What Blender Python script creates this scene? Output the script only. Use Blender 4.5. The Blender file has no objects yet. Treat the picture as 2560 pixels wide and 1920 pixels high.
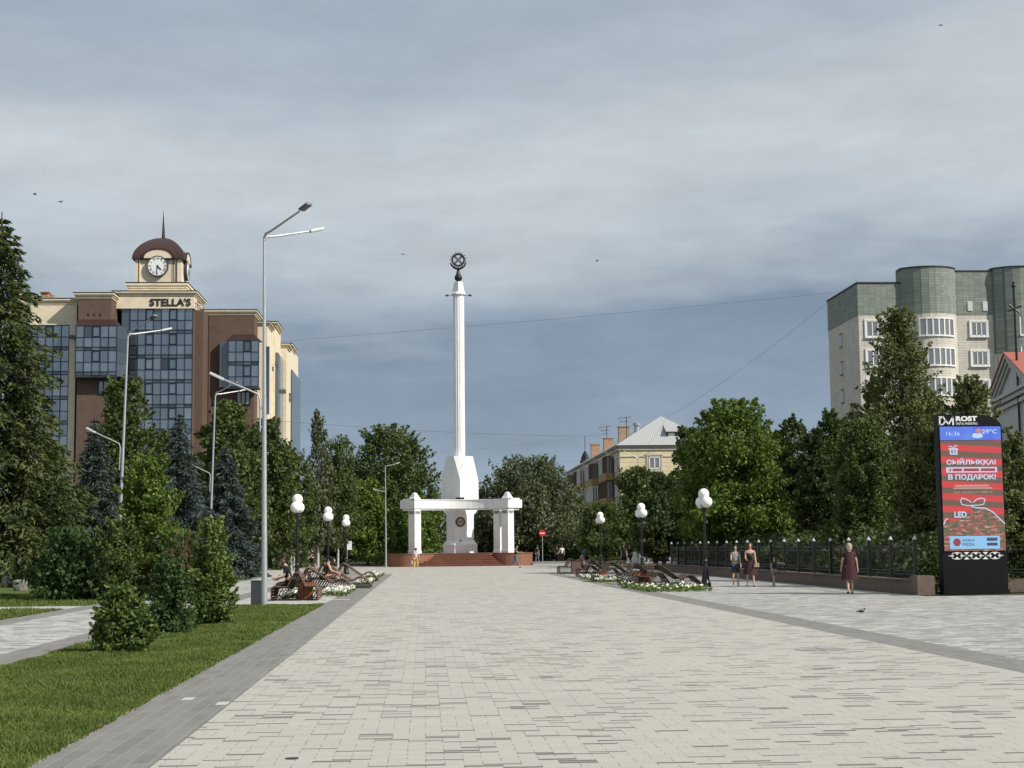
import bpy, math, random
import numpy as np
from mathutils import Vector, Matrix
R_ = math.radians
random.seed(7)
rng = np.random.default_rng(11)
scene = bpy.context.scene
col = scene.collection

# ------------------------------------------------------------------ camera, sky, sun
F = 3935.0; CH = 1.6; PITCH = math.atan((1369 - 960) / F); ROLL = R_(0.6); YAW = R_(-3.216)
RM = Matrix.Rotation(YAW, 3, 'Z') @ Matrix.Rotation(math.pi / 2 + PITCH, 3, 'X') @ Matrix.Rotation(-ROLL, 3, 'Z')
cd = bpy.data.cameras.new('camera'); cam = bpy.data.objects.new('camera', cd); col.objects.link(cam)
cd.sensor_width = 36; cd.lens = 36 * F / 2560; cd.clip_start = .1; cd.clip_end = 3000
cam.matrix_world = Matrix.Translation((0, 0, CH)) @ RM.to_4x4()
scene.camera = cam
SUN_EL = R_(38); SUN_AZ = R_(122)          # azimuth clockwise from +Y
w = bpy.data.worlds.new('World'); scene.world = w; w.use_nodes = True
wt = w.node_tree; wt.nodes.clear()
def sky_world():
    n = wt.nodes; L = wt.links
    def N(t, **k):
        x = n.new(t)
        for a, b in k.items(): setattr(x, a, b)
        return x
    def M(op, a, b=None, clamp=False):
        x = N('ShaderNodeMath', operation=op, use_clamp=clamp)
        for i, s in enumerate((a, b)):
            if s is None: continue
            if isinstance(s, (int, float)): x.inputs[i].default_value = s
            else: L.new(s, x.inputs[i])
        return x.outputs[0]
    sky = N('ShaderNodeTexSky', sky_type='NISHITA', sun_disc=False, sun_elevation=SUN_EL, sun_rotation=SUN_AZ)
    tc = N('ShaderNodeTexCoord'); sp = N('ShaderNodeSeparateXYZ'); L.new(tc.outputs['Generated'], sp.inputs[0])
    el = M('MULTIPLY', M('ARCSINE', sp.outputs[2]), 57.296)
    az = M('MULTIPLY', M('ARCTAN2', sp.outputs[0], sp.outputs[1]), 57.296)
    cb = N('ShaderNodeCombineXYZ'); L.new(M('MULTIPLY', az, .05), cb.inputs[0]); L.new(M('MULTIPLY', el, .17), cb.inputs[1])
    def noise(scale, det, rough, off):
        mp = N('ShaderNodeMapping'); mp.inputs['Location'].default_value = off; L.new(cb.outputs[0], mp.inputs[0])
        nz = N('ShaderNodeTexNoise'); nz.inputs['Scale'].default_value = scale; nz.inputs['Detail'].default_value = det
        nz.inputs['Roughness'].default_value = rough; L.new(mp.outputs[0], nz.inputs['Vector']); return nz.outputs[0]
    n1 = M('SUBTRACT', noise(1.1, 5, .5, (3.1, 1.2, 0)), .5); n2 = M('SUBTRACT', noise(3.2, 6, .55, (9, 4, 2)), .5)
    e2 = M('ADD', el, M('ADD', M('MULTIPLY', n1, 9.0), M('MULTIPLY', n2, 2.8)))
    e2 = M('SUBTRACT', e2, M('MULTIPLY', az, .06))
    rp = N('ShaderNodeValToRGB'); L.new(M('DIVIDE', e2, 40, True), rp.inputs[0])
    st = [(0, (.30, .37, .45)), (.08, (.25, .325, .42)), (.14, (.215, .283, .37)), (.19, (.205, .272, .36)), (.22, (.33, .39, .455)),
          (.26, (.45, .50, .545)), (.34, (.53, .57, .60)), (.39, (.49, .535, .57)), (.43, (.41, .465, .525)), (.52, (.325, .39, .47)), (.8, (.36, .42, .5)), (1, (.5, .55, .6))]
    r = rp.color_ramp
    r.elements[0].position = 0; r.elements[0].color = (*st[0][1], 1); r.elements[1].position = 1; r.elements[1].color = (*st[-1][1], 1)
    for p, c in st[1:-1]:
        e = r.elements.new(p); e.color = (*c, 1)
    n3 = noise(6, 8, .6, (1, 7, 3))
    n4 = M('MULTIPLY', M('SUBTRACT', noise(2.6, 7, .6, (5.5, 2.3, 8)), .5), M('SUBTRACT', 1.5, M('DIVIDE', el, 14), True)); var = M('ADD', M('ADD', .90, M('MULTIPLY', n3, .24)), M('MULTIPLY', n4, .75))
    sc_ = N('ShaderNodeVectorMath', operation='SCALE'); L.new(rp.outputs[0], sc_.inputs[0]); L.new(M('MULTIPLY', var, 10), sc_.inputs[3])
    mx = N('ShaderNodeMix', data_type='RGBA'); mx.inputs[0].default_value = .93
    L.new(sky.outputs[0], mx.inputs[6]); L.new(sc_.outputs[0], mx.inputs[7])
    bg = N('ShaderNodeBackground'); bg.inputs[1].default_value = .1; L.new(mx.outputs[2], bg.inputs[0])
    out = N('ShaderNodeOutputWorld'); L.new(bg.outputs[0], out.inputs[0])
sky_world()
sd = bpy.data.lights.new('sun', 'SUN'); sun = bpy.data.objects.new('sun', sd); col.objects.link(sun)
sd.energy = 4.7; sd.angle = R_(.5); sd.color = (1, .95, .87)
sdir = Vector((math.cos(SUN_EL) * math.sin(SUN_AZ), math.cos(SUN_EL) * math.cos(SUN_AZ), math.sin(SUN_EL)))
sun.rotation_euler = sdir.to_track_quat('Z', 'Y').to_euler()
scene.view_settings.view_transform = 'Standard'; scene.view_settings.look = 'None'
scene.view_settings.exposure = .12; scene.view_settings.gamma = 1

# ------------------------------------------------------------------ helpers
def ray(px, py): return RM @ Vector(((px - 1280) / F, -(py - 960) / F, -1))
def G(px, py):                       # ground point seen at a photo pixel
    d = ray(px, py); t = -CH / d.z; return Vector((d.x * t, d.y * t, 0))
def P(px, py, Y):                    # point at distance Y seen at a photo pixel
    d = ray(px, py); t = Y / d.y; return Vector((d.x * t, Y, CH + d.z * t))
def tag(o, label=None, cat=None, group=None, kind=None):
    if label: o['label'] = label
    if cat: o['category'] = cat
    if group: o['group'] = group
    if kind: o['kind'] = kind
    return o
def empty(name, loc, rz=0, scale=1):
    o = bpy.data.objects.new(name, None); col.objects.link(o); o.location = loc; o.rotation_euler = (0, 0, rz); o.scale = (scale,) * 3
    o.empty_display_size = .2
    return o
class MB:
    def __init__(s): s.v = []; s.f = []; s.m = []; s.M = Matrix.Identity(4); s.mi = 0
    def add(s, vs, fs):
        b = len(s.v); s.v += [tuple(s.M @ Vector(p)) for p in vs]
        s.f += [tuple(b + i for i in f) for f in fs]; s.m += [s.mi] * len(fs)
    def box(s, x0, x1, y0, y1, z0, z1):
        s.add([(x0,y0,z0),(x1,y0,z0),(x1,y1,z0),(x0,y1,z0),(x0,y0,z1),(x1,y0,z1),(x1,y1,z1),(x0,y1,z1)],
              [(0,3,2,1),(4,5,6,7),(0,1,5,4),(1,2,6,5),(2,3,7,6),(3,0,4,7)])
    def obox(s, c, x, y, z):          # centre and three half axes
        c, x, y, z = map(Vector, (c, x, y, z)); vs = []
        for dz in (-1, 1):
            for dx, dy in ((-1,-1),(1,-1),(1,1),(-1,1)): vs.append(c + x*dx + y*dy + z*dz)
        s.add(vs, [(0,3,2,1),(4,5,6,7),(0,1,5,4),(1,2,6,5),(2,3,7,6),(3,0,4,7)])
    def tube(s, pts, rad, n=8, cap=True):
        pts = [Vector(p) for p in pts]
        if isinstance(rad, (int, float)): rad = [rad] * len(pts)
        rings = []; up = None
        for i, p in enumerate(pts):
            d = (pts[min(i+1, len(pts)-1)] - pts[max(i-1, 0)]).normalized()
            if up is None: up = Vector((0, 0, 1)) if abs(d.z) < .9 else Vector((0, 1, 0))
            a = d.cross(up)
            if a.length < 1e-4: a = d.orthogonal()
            a.normalize(); b = a.cross(d).normalized(); up = b
            rings.append([p + (a * math.cos(2*math.pi*k/n) + b * math.sin(2*math.pi*k/n)) * rad[i] for k in range(n)])
        vs = [q for r in rings for q in r]; fs = []
        for i in range(len(pts) - 1):
            for k in range(n):
                k2 = (k+1) % n; fs.append((i*n+k, (i+1)*n+k, (i+1)*n+k2, i*n+k2))
        if cap: fs.append(tuple(range(n))); fs.append(tuple(len(vs)-n+k for k in range(n-1, -1, -1)))
        s.add(vs, fs)
    def lathe(s, c, prof, n=16, a0=0, cap=True, sx=1, sy=1, wave=None):   # prof: list of (r, z)
        vs = []; fs = []
        for j, (r, z) in enumerate(prof):
            for k in range(n):
                a = a0 + 2*math.pi*k/n; q = r * (1 + (wave(a, j) if wave else 0))
                vs.append((c[0]+q*sx*math.cos(a), c[1]+q*sy*math.sin(a), c[2]+z))
        for j in range(len(prof)-1):
            for k in range(n):
                k2 = (k+1) % n; fs.append((j*n+k, j*n+k2, (j+1)*n+k2, (j+1)*n+k))
        if cap: fs.append(tuple(range(n-1, -1, -1))); fs.append(tuple((len(prof)-1)*n+k for k in range(n)))
        s.add(vs, fs)
    def loft(s, rings, cap=True):
        n = len(rings[0]); vs = [q for r in rings for q in r]; fs = []
        for j in range(len(rings)-1):
            for k in range(n):
                k2 = (k+1) % n; fs.append((j*n+k, j*n+k2, (j+1)*n+k2, (j+1)*n+k))
        if cap: fs.append(tuple(range(n-1, -1, -1))); fs.append(tuple((len(rings)-1)*n+k for k in range(n)))
        s.add(vs, fs)
    def prism(s, pts, ax, d0, d1):     # 2d outline in the plane normal to ax ('y': x,z ; 'x': y,z ; 'z': x,y)
        f = {'y': lambda a, b, d: (a, d, b), 'x': lambda a, b, d: (d, a, b), 'z': lambda a, b, d: (a, b, d)}[ax]
        n = len(pts); vs = [f(a, b, d0) for a, b in pts] + [f(a, b, d1) for a, b in pts]
        fs = [(k, (k+1) % n, n+(k+1) % n, n+k) for k in range(n)] + [tuple(range(n-1, -1, -1)), tuple(range(n, 2*n))]
        s.add(vs, fs)
    def ball(s, c, r, n=16, m=10, sc=(1,1,1)):
        prof = []
        vs = [(c[0], c[1], c[2]-r*sc[2])]
        for j in range(1, m):
            t = -math.pi/2 + math.pi*j/m
            for k in range(n):
                a = 2*math.pi*k/n; vs.append((c[0]+r*sc[0]*math.cos(t)*math.cos(a), c[1]+r*sc[1]*math.cos(t)*math.sin(a), c[2]+r*sc[2]*math.sin(t)))
        vs.append((c[0], c[1], c[2]+r*sc[2])); fs = []
        for k in range(n): fs.append((0, 1+(k+1) % n, 1+k)); fs.append((len(vs)-1, 1+(m-2)*n+k, 1+(m-2)*n+(k+1) % n))
        for j in range(m-2):
            for k in range(n):
                k2 = (k+1) % n; fs.append((1+j*n+k, 1+j*n+k2, 1+(j+1)*n+k2, 1+(j+1)*n+k))
        s.add(vs, fs)
    def quad(s, a, b, c, d): s.add([a, b, c, d], [(0, 1, 2, 3)])
    def build(s, name, mats, parent=None, smooth=False, bevel=0, world=False, fixn=True):
        me = bpy.data.meshes.new(name); me.from_pydata(s.v, [], s.f)
        if not isinstance(mats, (list, tuple)): mats = [mats]
        for m in mats: me.materials.append(m)
        if len(mats) > 1: me.polygons.foreach_set('material_index', s.m)
        if fixn:
            import bmesh
            bm = bmesh.new(); bm.from_mesh(me); bmesh.ops.recalc_face_normals(bm, faces=bm.faces); bm.to_mesh(me); bm.free()
        if smooth:
            me.polygons.foreach_set('use_smooth', [True]*len(me.polygons))
            try: me.set_sharp_from_angle(angle=R_(40))
            except Exception: pass
        o = bpy.data.objects.new(name, me); col.objects.link(o)
        if parent:
            o.parent = parent
            if world: o.matrix_parent_inverse = (Matrix.Translation(parent.location) @ Matrix.Rotation(parent.rotation_euler.z, 4, 'Z')).inverted()
        if bevel:
            b = o.modifiers.new('bevel', 'BEVEL'); b.width = bevel; b.segments = 2; b.limit_method = 'ANGLE'
        return o
def copy_tree(o, parent=None):
    c = o.copy(); col.objects.link(c)
    if parent: c.parent = parent
    for ch in list(o.children): copy_tree(ch, c)
    return c

# ------------------------------------------------------------------ materials
def new_mat(name):
    m = bpy.data.materials.new(name); m.use_nodes = True; nt = m.node_tree; nt.nodes.clear()
    class K: pass
    k = K(); k.nt = nt
    def N(t, **kw):
        x = nt.nodes.new(t)
        for a, b in kw.items(): setattr(x, a, b)
        return x
    def link(a, b): nt.links.new(a, b)
    def M(op, a, b=None, c=None, clamp=False):
        x = N('ShaderNodeMath', operation=op, use_clamp=clamp)
        for i, s in enumerate((a, b, c)):
            if s is None: continue
            if isinstance(s, (int, float)): x.inputs[i].default_value = s
            else: link(s, x.inputs[i])
        return x.outputs[0]
    def mix(f, a, b, blend='MIX'):
        x = N('ShaderNodeMix', data_type='RGBA', blend_type=blend)
        for i, s in ((0, f), (6, a), (7, b)):
            if isinstance(s, (int, float)): x.inputs[i].default_value = s
            elif isinstance(s, (tuple, list)): x.inputs[i].default_value = (*s[:3], 1)
            else: link(s, x.inputs[i])
        return x.outputs[2]
    def noise(scale, detail=4, rough=.5, vec=None, dim='3D'):
        x = N('ShaderNodeTexNoise'); x.inputs['Scale'].default_value = scale; x.inputs['Detail'].default_value = detail; x.inputs['Roughness'].default_value = rough
        if vec is not None: link(vec, x.inputs['Vector'])
        return x.outputs[0]
    def pos():
        return N('ShaderNodeNewGeometry').outputs['Position']
    def objc(): return N('ShaderNodeTexCoord').outputs['Object']
    def out(color, rough=.7, metal=0, spec=.5, bump=None, bumpd=.02, emit=None, est=0, coat=0):
        b = N('ShaderNodeBsdfPrincipled')
        for nm, v in (('Base Color', color), ('Roughness', rough), ('Metallic', metal)):
            if isinstance(v, (tuple, list)): b.inputs[nm].default_value = (*v[:3], 1)
            elif isinstance(v, (int, float)): b.inputs[nm].default_value = v
            else: link(v, b.inputs[nm])
        b.inputs['Specular IOR Level'].default_value = spec
        if coat: b.inputs['Coat Weight'].default_value = coat
        if bump is not None:
            x = N('ShaderNodeBump'); x.inputs['Distance'].default_value = bumpd; x.inputs['Strength'].default_value = 1; link(bump, x.inputs['Height']); link(x.outputs[0], b.inputs['Normal'])
        if emit is not None:
            if isinstance(emit, (tuple, list)): b.inputs['Emission Color'].default_value = (*emit, 1)
            else: link(emit, b.inputs['Emission Color'])
            b.inputs['Emission Strength'].default_value = est
        o = N('ShaderNodeOutputMaterial'); link(b.outputs[0], o.inputs[0]); return b
    k.N, k.link, k.M, k.mix, k.noise, k.pos, k.objc, k.out, k.m = N, link, M, mix, noise, pos, objc, out, m
    return k
def mat(name, c, rough=.7, metal=0, var=.15, scale=8, spec=.4, bump=0, coat=0, c2=None):
    k = new_mat(name); n = k.noise(scale, 5, .6, k.objc())
    if c2 is None: c2 = tuple(x*(1-var*1.6) for x in c)
    cc = k.mix(k.M('MULTIPLY_ADD', n, 2.2, -.6, clamp=True), c, c2)
    k.out(cc, rough, metal, spec, bump=n if bump else None, bumpd=bump or .01, coat=coat); return k.m
def rnd(k, a, b=None):
    x = k.N('ShaderNodeTexWhiteNoise', noise_dimensions='2D'); cb = k.N('ShaderNodeCombineXYZ')
    k.link(a, cb.inputs[0])
    if b is not None: k.link(b, cb.inputs[1])
    k.link(cb.outputs[0], x.inputs['Vector']); return x
def paver(name, w, h, tones, probs, joint, jcol, swap=False, jmul=1.0, rowj=.3, stain=.08, speck=.16, tvar=.12, thin=1.0):
    """rows of long pavers, each row shifted by a random number of half lengths; tones picked at random per paver"""
    k = new_mat(name); sp = k.N('ShaderNodeSeparateXYZ'); k.link(k.pos(), sp.inputs[0])
    X, Y = (sp.outputs[1], sp.outputs[0]) if swap else (sp.outputs[0], sp.outputs[1])
    M = k.M
    u = M('DIVIDE', X, w); v = M('DIVIDE', Y, h); row = M('FLOOR', v)
    off = M('FLOOR', M('MULTIPLY', rnd(k, row).outputs[0], 2))
    uu = M('DIVIDE', M('ADD', u, off), 2); bu = M('FLOOR', uu); fu = M('FRACT', uu); fv = M('FRACT', v)
    r = rnd(k, bu, row); rr = r.outputs[0]
    cur = tones[0]
    acc = 0
    colr = None
    for t, p in zip(tones[1:], probs):
        acc += p
        f = M('LESS_THAN', rr, acc) if colr is None else M('MULTIPLY', M('LESS_THAN', rr, acc), M('GREATER_THAN', rr, acc - p))
        if thin < 1 and acc == p: f = M('MULTIPLY', f, M('LESS_THAN', fv, M('MULTIPLY_ADD', rnd(k, M('ADD', bu, 3.7), row).outputs[0], .5, thin-.15)))
        colr = k.mix(f, cur if colr is None else colr, t)
    if colr is None: colr = k.mix(0.0, cur, cur)
    r2 = rnd(k, M('ADD', bu, 17.3), row).outputs[0]
    colr = k.mix(M('MULTIPLY', r2, tvar), colr, (.30, .30, .28))
    eu = M('MULTIPLY', M('SUBTRACT', .5, M('ABSOLUTE', M('SUBTRACT', fu, .5))), 2*w)
    ev = M('MULTIPLY', M('SUBTRACT', .5, M('ABSOLUTE', M('SUBTRACT', fv, .5))), h)
    ju = M('LESS_THAN', eu, joint*jmul); jv = M('MULTIPLY', M('LESS_THAN', ev, joint*.5), rowj)
    jn = M('MULTIPLY', M('MAXIMUM', M('MULTIPLY', ju, .85), jv), M('MULTIPLY_ADD', k.noise(9, 2), 1.2, .2, clamp=True))
    colr = k.mix(jn, colr, jcol)
    sn = k.noise(52, 4, .85, k.pos()); colr = k.mix(M('MULTIPLY', M('SUBTRACT', sn, .42, clamp=True), speck*7, clamp=True), colr, (.14, .135, .12))
    ml = k.N('ShaderNodeMapping'); ml.inputs['Scale'].default_value = (.8, 3.5, 1); k.link(k.pos(), ml.inputs[0]); sl = k.noise(1.1, 6, .75, ml.outputs[0]); colr = k.mix(M('MULTIPLY', M('SUBTRACT', sl, .45, clamp=True), stain*9, clamp=True), colr, (.26, .25, .225))
    bn = k.noise(.35, 5, .6, k.pos()); colr = k.mix(M('MULTIPLY', M('SUBTRACT', bn, .42, clamp=True), stain*8, clamp=True), colr, (.30, .29, .26))
    k.out(colr, .85, 0, .25); return k.m
def brick(name, c1, c2, mortar, bw, rh, ms=.01, offset=.5, var=None, rough=.8, spec=.3, freq=2):
    k = new_mat(name); sp = k.N('ShaderNodeSeparateXYZ'); k.link(k.pos(), sp.inputs[0]); cb = k.N('ShaderNodeCombineXYZ')
    k.link(k.M('ADD', sp.outputs[0], sp.outputs[1]), cb.inputs[0]); k.link(sp.outputs[2], cb.inputs[1])
    b = k.N('ShaderNodeTexBrick'); b.offset = offset; b.offset_frequency = freq; k.link(cb.outputs[0], b.inputs['Vector'])
    b.inputs['Scale'].default_value = 1; b.inputs['Brick Width'].default_value = bw; b.inputs['Row Height'].default_value = rh
    b.inputs['Mortar Size'].default_value = ms; b.inputs['Mortar Smooth'].default_value = .1; b.inputs['Bias'].default_value = 0
    for nm, c in (('Color1', c1), ('Color2', c2), ('Mortar', mortar)): b.inputs[nm].default_value = (*c, 1)
    n = k.noise(.9, 5, .6, k.pos()); cc = k.mix(k.M('MULTIPLY', k.M('SUBTRACT', n, .4, clamp=True), 1.3, clamp=True), b.outputs[0], tuple(x*.6 for x in c2))
    k.out(cc, rough, 0, spec); return k.m
def leafmat(name, cols, trans=.3, rough=.6):
    k = new_mat(name); ri = k.N('ShaderNodeNewGeometry').outputs['Random Per Island']
    rp = k.N('ShaderNodeValToRGB'); k.link(ri, rp.inputs[0]); r = rp.color_ramp
    r.elements[0].color = (*cols[0], 1); r.elements[1].color = (*cols[-1], 1); r.elements[1].position = 1
    for i, c in enumerate(cols[1:-1]):
        e = r.elements.new((i+1)/(len(cols)-1)); e.color = (*c, 1)
    nz = k.noise(.7, 3, .6, k.pos()); cc = k.mix(k.M('MULTIPLY', k.M('SUBTRACT', nz, .45, clamp=True), 3, clamp=True), rp.outputs[0], tuple(x*1.35 for x in cols[-1]))
    b = k.N('ShaderNodeBsdfPrincipled'); k.link(cc, b.inputs['Base Color']); b.inputs['Roughness'].default_value = rough; b.inputs['Specular IOR Level'].default_value = .3
    t = k.N('ShaderNodeBsdfTranslucent'); tcx = k.mix(.5, cc, (.12, .2, .02)); k.link(tcx, t.inputs[0])
    mx = k.N('ShaderNodeMixShader'); mx.inputs[0].default_value = trans; k.link(b.outputs[0], mx.inputs[1]); k.link(t.outputs[0], mx.inputs[2])
    o = k.N('ShaderNodeOutputMaterial'); k.link(mx.outputs[0], o.inputs[0]); return k.m

m_plaza = paver('light_pavers', .1425, .1, [(.475, .453, .402), (.13, .123, .107), (.452, .431, .384)], [.15, .22], .0045, (.17, .165, .145), rowj=.03, tvar=.03, thin=.55, speck=.26)
m_plaza_far = paver('pale_grey_pavers', .15, .1, [(.47, .46, .42), (.36, .355, .33), (.52, .51, .47)], [.25, .25], .004, (.2, .19, .17))
m_band = paver('grey_band_pavers', .3, .15, [(.20, .19, .175), (.215, .205, .19), (.18, .172, .158)], [.3, .25], .006, (.34, .33, .30), swap=True, rowj=1.0, speck=.14, stain=.015, tvar=.03)
m_gmix = paver('grey_mixed_pavers', .15, .1, [(.31, .305, .285), (.52, .51, .47), (.24, .235, .225)], [.30, .25], .004, (.17, .16, .15))
m_wmix = paver('white_and_grey_pavers', .15, .15, [(.52, .51, .48), (.22, .22, .21), (.36, .355, .33)], [.3, .25], .004, (.2, .19, .18))
m_asph = mat('asphalt', (.075, .075, .076), .9, var=.3, scale=20)
k = new_mat('soil_and_grass'); n1 = k.noise(.5, 6, .6, k.pos()); n2 = k.noise(14, 5, .7, k.pos())
k.out(k.mix(k.M('MULTIPLY_ADD', n1, 1.6, -.3, clamp=True), k.mix(n2, (.05, .085, .018), (.085, .14, .03)), k.mix(n2, (.07, .10, .025), (.13, .15, .05))), .95, 0, .1, bump=n2, bumpd=.03); m_grass = k.m
k = new_mat('ground_soil'); n1 = k.noise(.3, 6, .6, k.pos()); k.out(k.mix(n1, (.035, .05, .018), (.09, .08, .05)), .95, 0, .1); m_ground = k.m
m_blade = leafmat('grass_blades', [(0.062, 0.090, 0.016), (0.092, 0.128, 0.022), (0.130, 0.163, 0.034)], .2)
m_white = None
k = new_mat('white_stone_tiles'); sp = k.N('ShaderNodeSeparateXYZ'); k.link(k.pos(), sp.inputs[0]); cb = k.N('ShaderNodeCombineXYZ')
k.link(k.M('MULTIPLY', k.M('SUBTRACT', sp.outputs[0], 0), 1.0), cb.inputs[0]); k.link(sp.outputs[2], cb.inputs[1])
bt = k.N('ShaderNodeTexBrick'); bt.offset = 0; k.link(cb.outputs[0], bt.inputs['Vector']); bt.inputs['Scale'].default_value = 1; bt.inputs['Brick Width'].default_value = .62; bt.inputs['Row Height'].default_value = .9; bt.inputs['Mortar Size'].default_value = .006
for nm, c in (('Color1', (.80, .80, .79)), ('Color2', (.76, .765, .76)), ('Mortar', (.55, .55, .55))): bt.inputs[nm].default_value = (*c, 1)
mp = k.N('ShaderNodeMapping'); mp.inputs['Scale'].default_value = (1.5, 1.5, .35); k.link(k.pos(), mp.inputs[0])
n1 = k.noise(1.4, 6, .65, mp.outputs[0]); k.out(k.mix(k.M('MULTIPLY', k.M('SUBTRACT', n1, .5, clamp=True), 2.2, clamp=True), bt.outputs[0], (.56, .56, .55)), .45, 0, .5); m_white = k.m
m_granite = brick('red_brown_granite', (.27, .125, .082), (.235, .108, .07), (.14, .07, .05), .5, 1.3, .006, 0, rough=.5)
m_black = mat('black_painted_iron', (.014, .014, .015), .38, .0, var=.3, spec=.5)
m_bronze = mat('dark_bronze', (.035, .032, .03), .5, .3, var=.3)
m_steel = mat('galvanised_steel', (.52, .54, .55), .42, .55, var=.12, scale=3)
m_lum = mat('luminaire_grey', (.62, .64, .65), .4, .1, var=.05)
m_lumd = mat('luminaire_dark_grey', (.10, .105, .11), .45, .2, var=.1)
k = new_mat('milky_globe'); b_ = k.out((.86, .86, .84), .35, 0, .5); m_globe = k.m
m_beige = brick('beige_brick', (.80, .70, .52), (.74, .645, .475), (.64, .55, .40), .25, .075, .008)
m_brown = brick('brown_brick', (.092, .060, .045), (.14, .082, .058), (.15, .115, .095), .25, .075, .008)
m_maroon = mat('maroon_metal_roof', (.060, .030, .027), .5, .2, var=.2, scale=4)
k = new_mat('clock_roof_tiles'); sp = k.N('ShaderNodeSeparateXYZ'); k.link(k.pos(), sp.inputs[0])
f1 = k.M('LESS_THAN', k.M('FRACT', k.M('MULTIPLY', k.M('ADD', sp.outputs[0], k.M('MULTIPLY', sp.outputs[2], .7)), 2.6)), .14)
f2 = k.M('LESS_THAN', k.M('FRACT', k.M('MULTIPLY', k.M('SUBTRACT', sp.outputs[0], k.M('MULTIPLY', sp.outputs[2], 1.3)), 2.2)), .14)
k.out(k.mix(k.M('MAXIMUM', f1, f2), (.062, .034, .03), (.03, .017, .015)), .5, .1, .4); m_rooft = k.m
m_dark = mat('dark_trim', (.03, .028, .027), .6, var=.2)
m_mull = mat('blue_black_mullion', (.018, .026, .04), .4, .3, var=.1)
k = new_mat('blue_grey_glass'); n1 = k.noise(.5, 2, .5, k.pos()); ri = k.N('ShaderNodeNewGeometry').outputs['Random Per Island']
k.out(k.mix(ri, (.17, .21, .255), (.27, .315, .36)), .06, .8, .6); m_glass = k.m
k = new_mat('dark_glass'); ri = k.N('ShaderNodeNewGeometry').outputs['Random Per Island']; k.out(k.mix(ri, (.06, .075, .095), (.17, .2, .23)), .06, .6, .6); m_glassd = k.m
k = new_mat('curtained_glass'); ri = k.N('ShaderNodeNewGeometry').outputs['Random Per Island']; k.out(k.mix(ri, (.05, .06, .07), (.30, .31, .31)), .12, .1, .8, coat=.6); m_glassc = k.m
m_pvc = mat('white_window_plastic', (.78, .78, .76), .4, var=.05)
m_cream = brick('cream_ribbed_plaster', (.74, .64, .42), (.72, .62, .40), (.46, .39, .26), 30, .55, .03, 0)
m_creamS = mat('cream_plaster', (.60, .56, .46), .85, var=.2, scale=.8)
m_tan = mat('tan_balcony_panel', (.40, .27, .12), .7, var=.2, scale=2)
m_ctile = brick('cream_facade_tiles', (.62, .585, .51), (.56, .525, .455), (.35, .33, .29), .60, .27, .016, 0)
m_gtile = brick('green_facade_tiles', (.19, .225, .195), (.27, .305, .265), (.12, .14, .125), .60, .27, .016, 0)
m_rbrick = brick('weathered_red_brick', (.36, .13, .07), (.48, .25, .13), (.42, .36, .28), .5, .16, .03)
m_tbrick = brick('tan_chimney_brick', (.42, .31, .21), (.36, .26, .17), (.3, .26, .2), .5, .16, .02)
k = new_mat('corrugated_slate'); sp = k.N('ShaderNodeSeparateXYZ'); k.link(k.pos(), sp.inputs[0])
f1 = k.M('SINE', k.M('MULTIPLY', sp.outputs[0], 26)); f2 = k.M('SINE', k.M('MULTIPLY', sp.outputs[1], 26))
k.out(k.mix(k.M('MULTIPLY_ADD', f1, .35, .5, clamp=True), (.25, .26, .26), (.46, .47, .46)), .7, .0, .4); m_slate = k.m
k = new_mat('red_metal_roof'); sp = k.N('ShaderNodeSeparateXYZ'); k.link(k.pos(), sp.inputs[0]); f1 = k.M('LESS_THAN', k.M('FRACT', k.M('MULTIPLY', k.M('ADD', sp.outputs[0], k.M('MULTIPLY', sp.outputs[1], .3)), 2.2)), .25)
k.out(k.mix(f1, (.40, .115, .07), (.23, .06, .04)), .5, 0, .4); m_redroof = k.m
m_bark = mat('grey_brown_bark', (.10, .08, .06), .95, var=.4, scale=12, bump=.02)
k = new_mat('birch_bark'); n = k.noise(9, 4, .7, k.objc()); k.out(k.mix(k.M('GREATER_THAN', n, .60), (.46, .44, .40), (.06, .055, .05)), .8, 0, .3); m_birch = k.m
m_wood = mat('weathered_brown_slats', (.185, .105, .07), .7, var=.3, scale=30)
m_wood2 = mat('orange_brown_boards', (.34, .12, .045), .6, var=.25, scale=25)
m_frame = mat('dark_bench_steel', (.028, .018, .015), .5, .3, var=.2)
m_box = mat('dark_grey_metal_box', (.055, .058, .066), .55, .1, var=.12)
m_conc = mat('grey_concrete', (.33, .32, .30), .9, var=.2, scale=3)
m_plinth = mat('pinkish_stone_plinth', (.17, .125, .10), .85, var=.25, scale=5)
m_rock = mat('grey_boulder', (.30, .29, .26), .9, var=.4, scale=5, bump=.05)
m_ac = mat('grey_ac_unit', (.12, .115, .11), .6, var=.1)
m_cable = mat('black_cable', (.17, .18, .20), .7)
m_redsign = mat('sign_red', (.50, .02, .02), .45, var=.05); m_signw = mat('sign_white', (.8, .8, .78), .45, var=.03)
m_gold = mat('dull_gold', (.36, .25, .12), .5, .4, var=.3, scale=20); m_emb = mat('brown_emblem_ring', (.13, .085, .06), .6, .2, var=.3)

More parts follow.
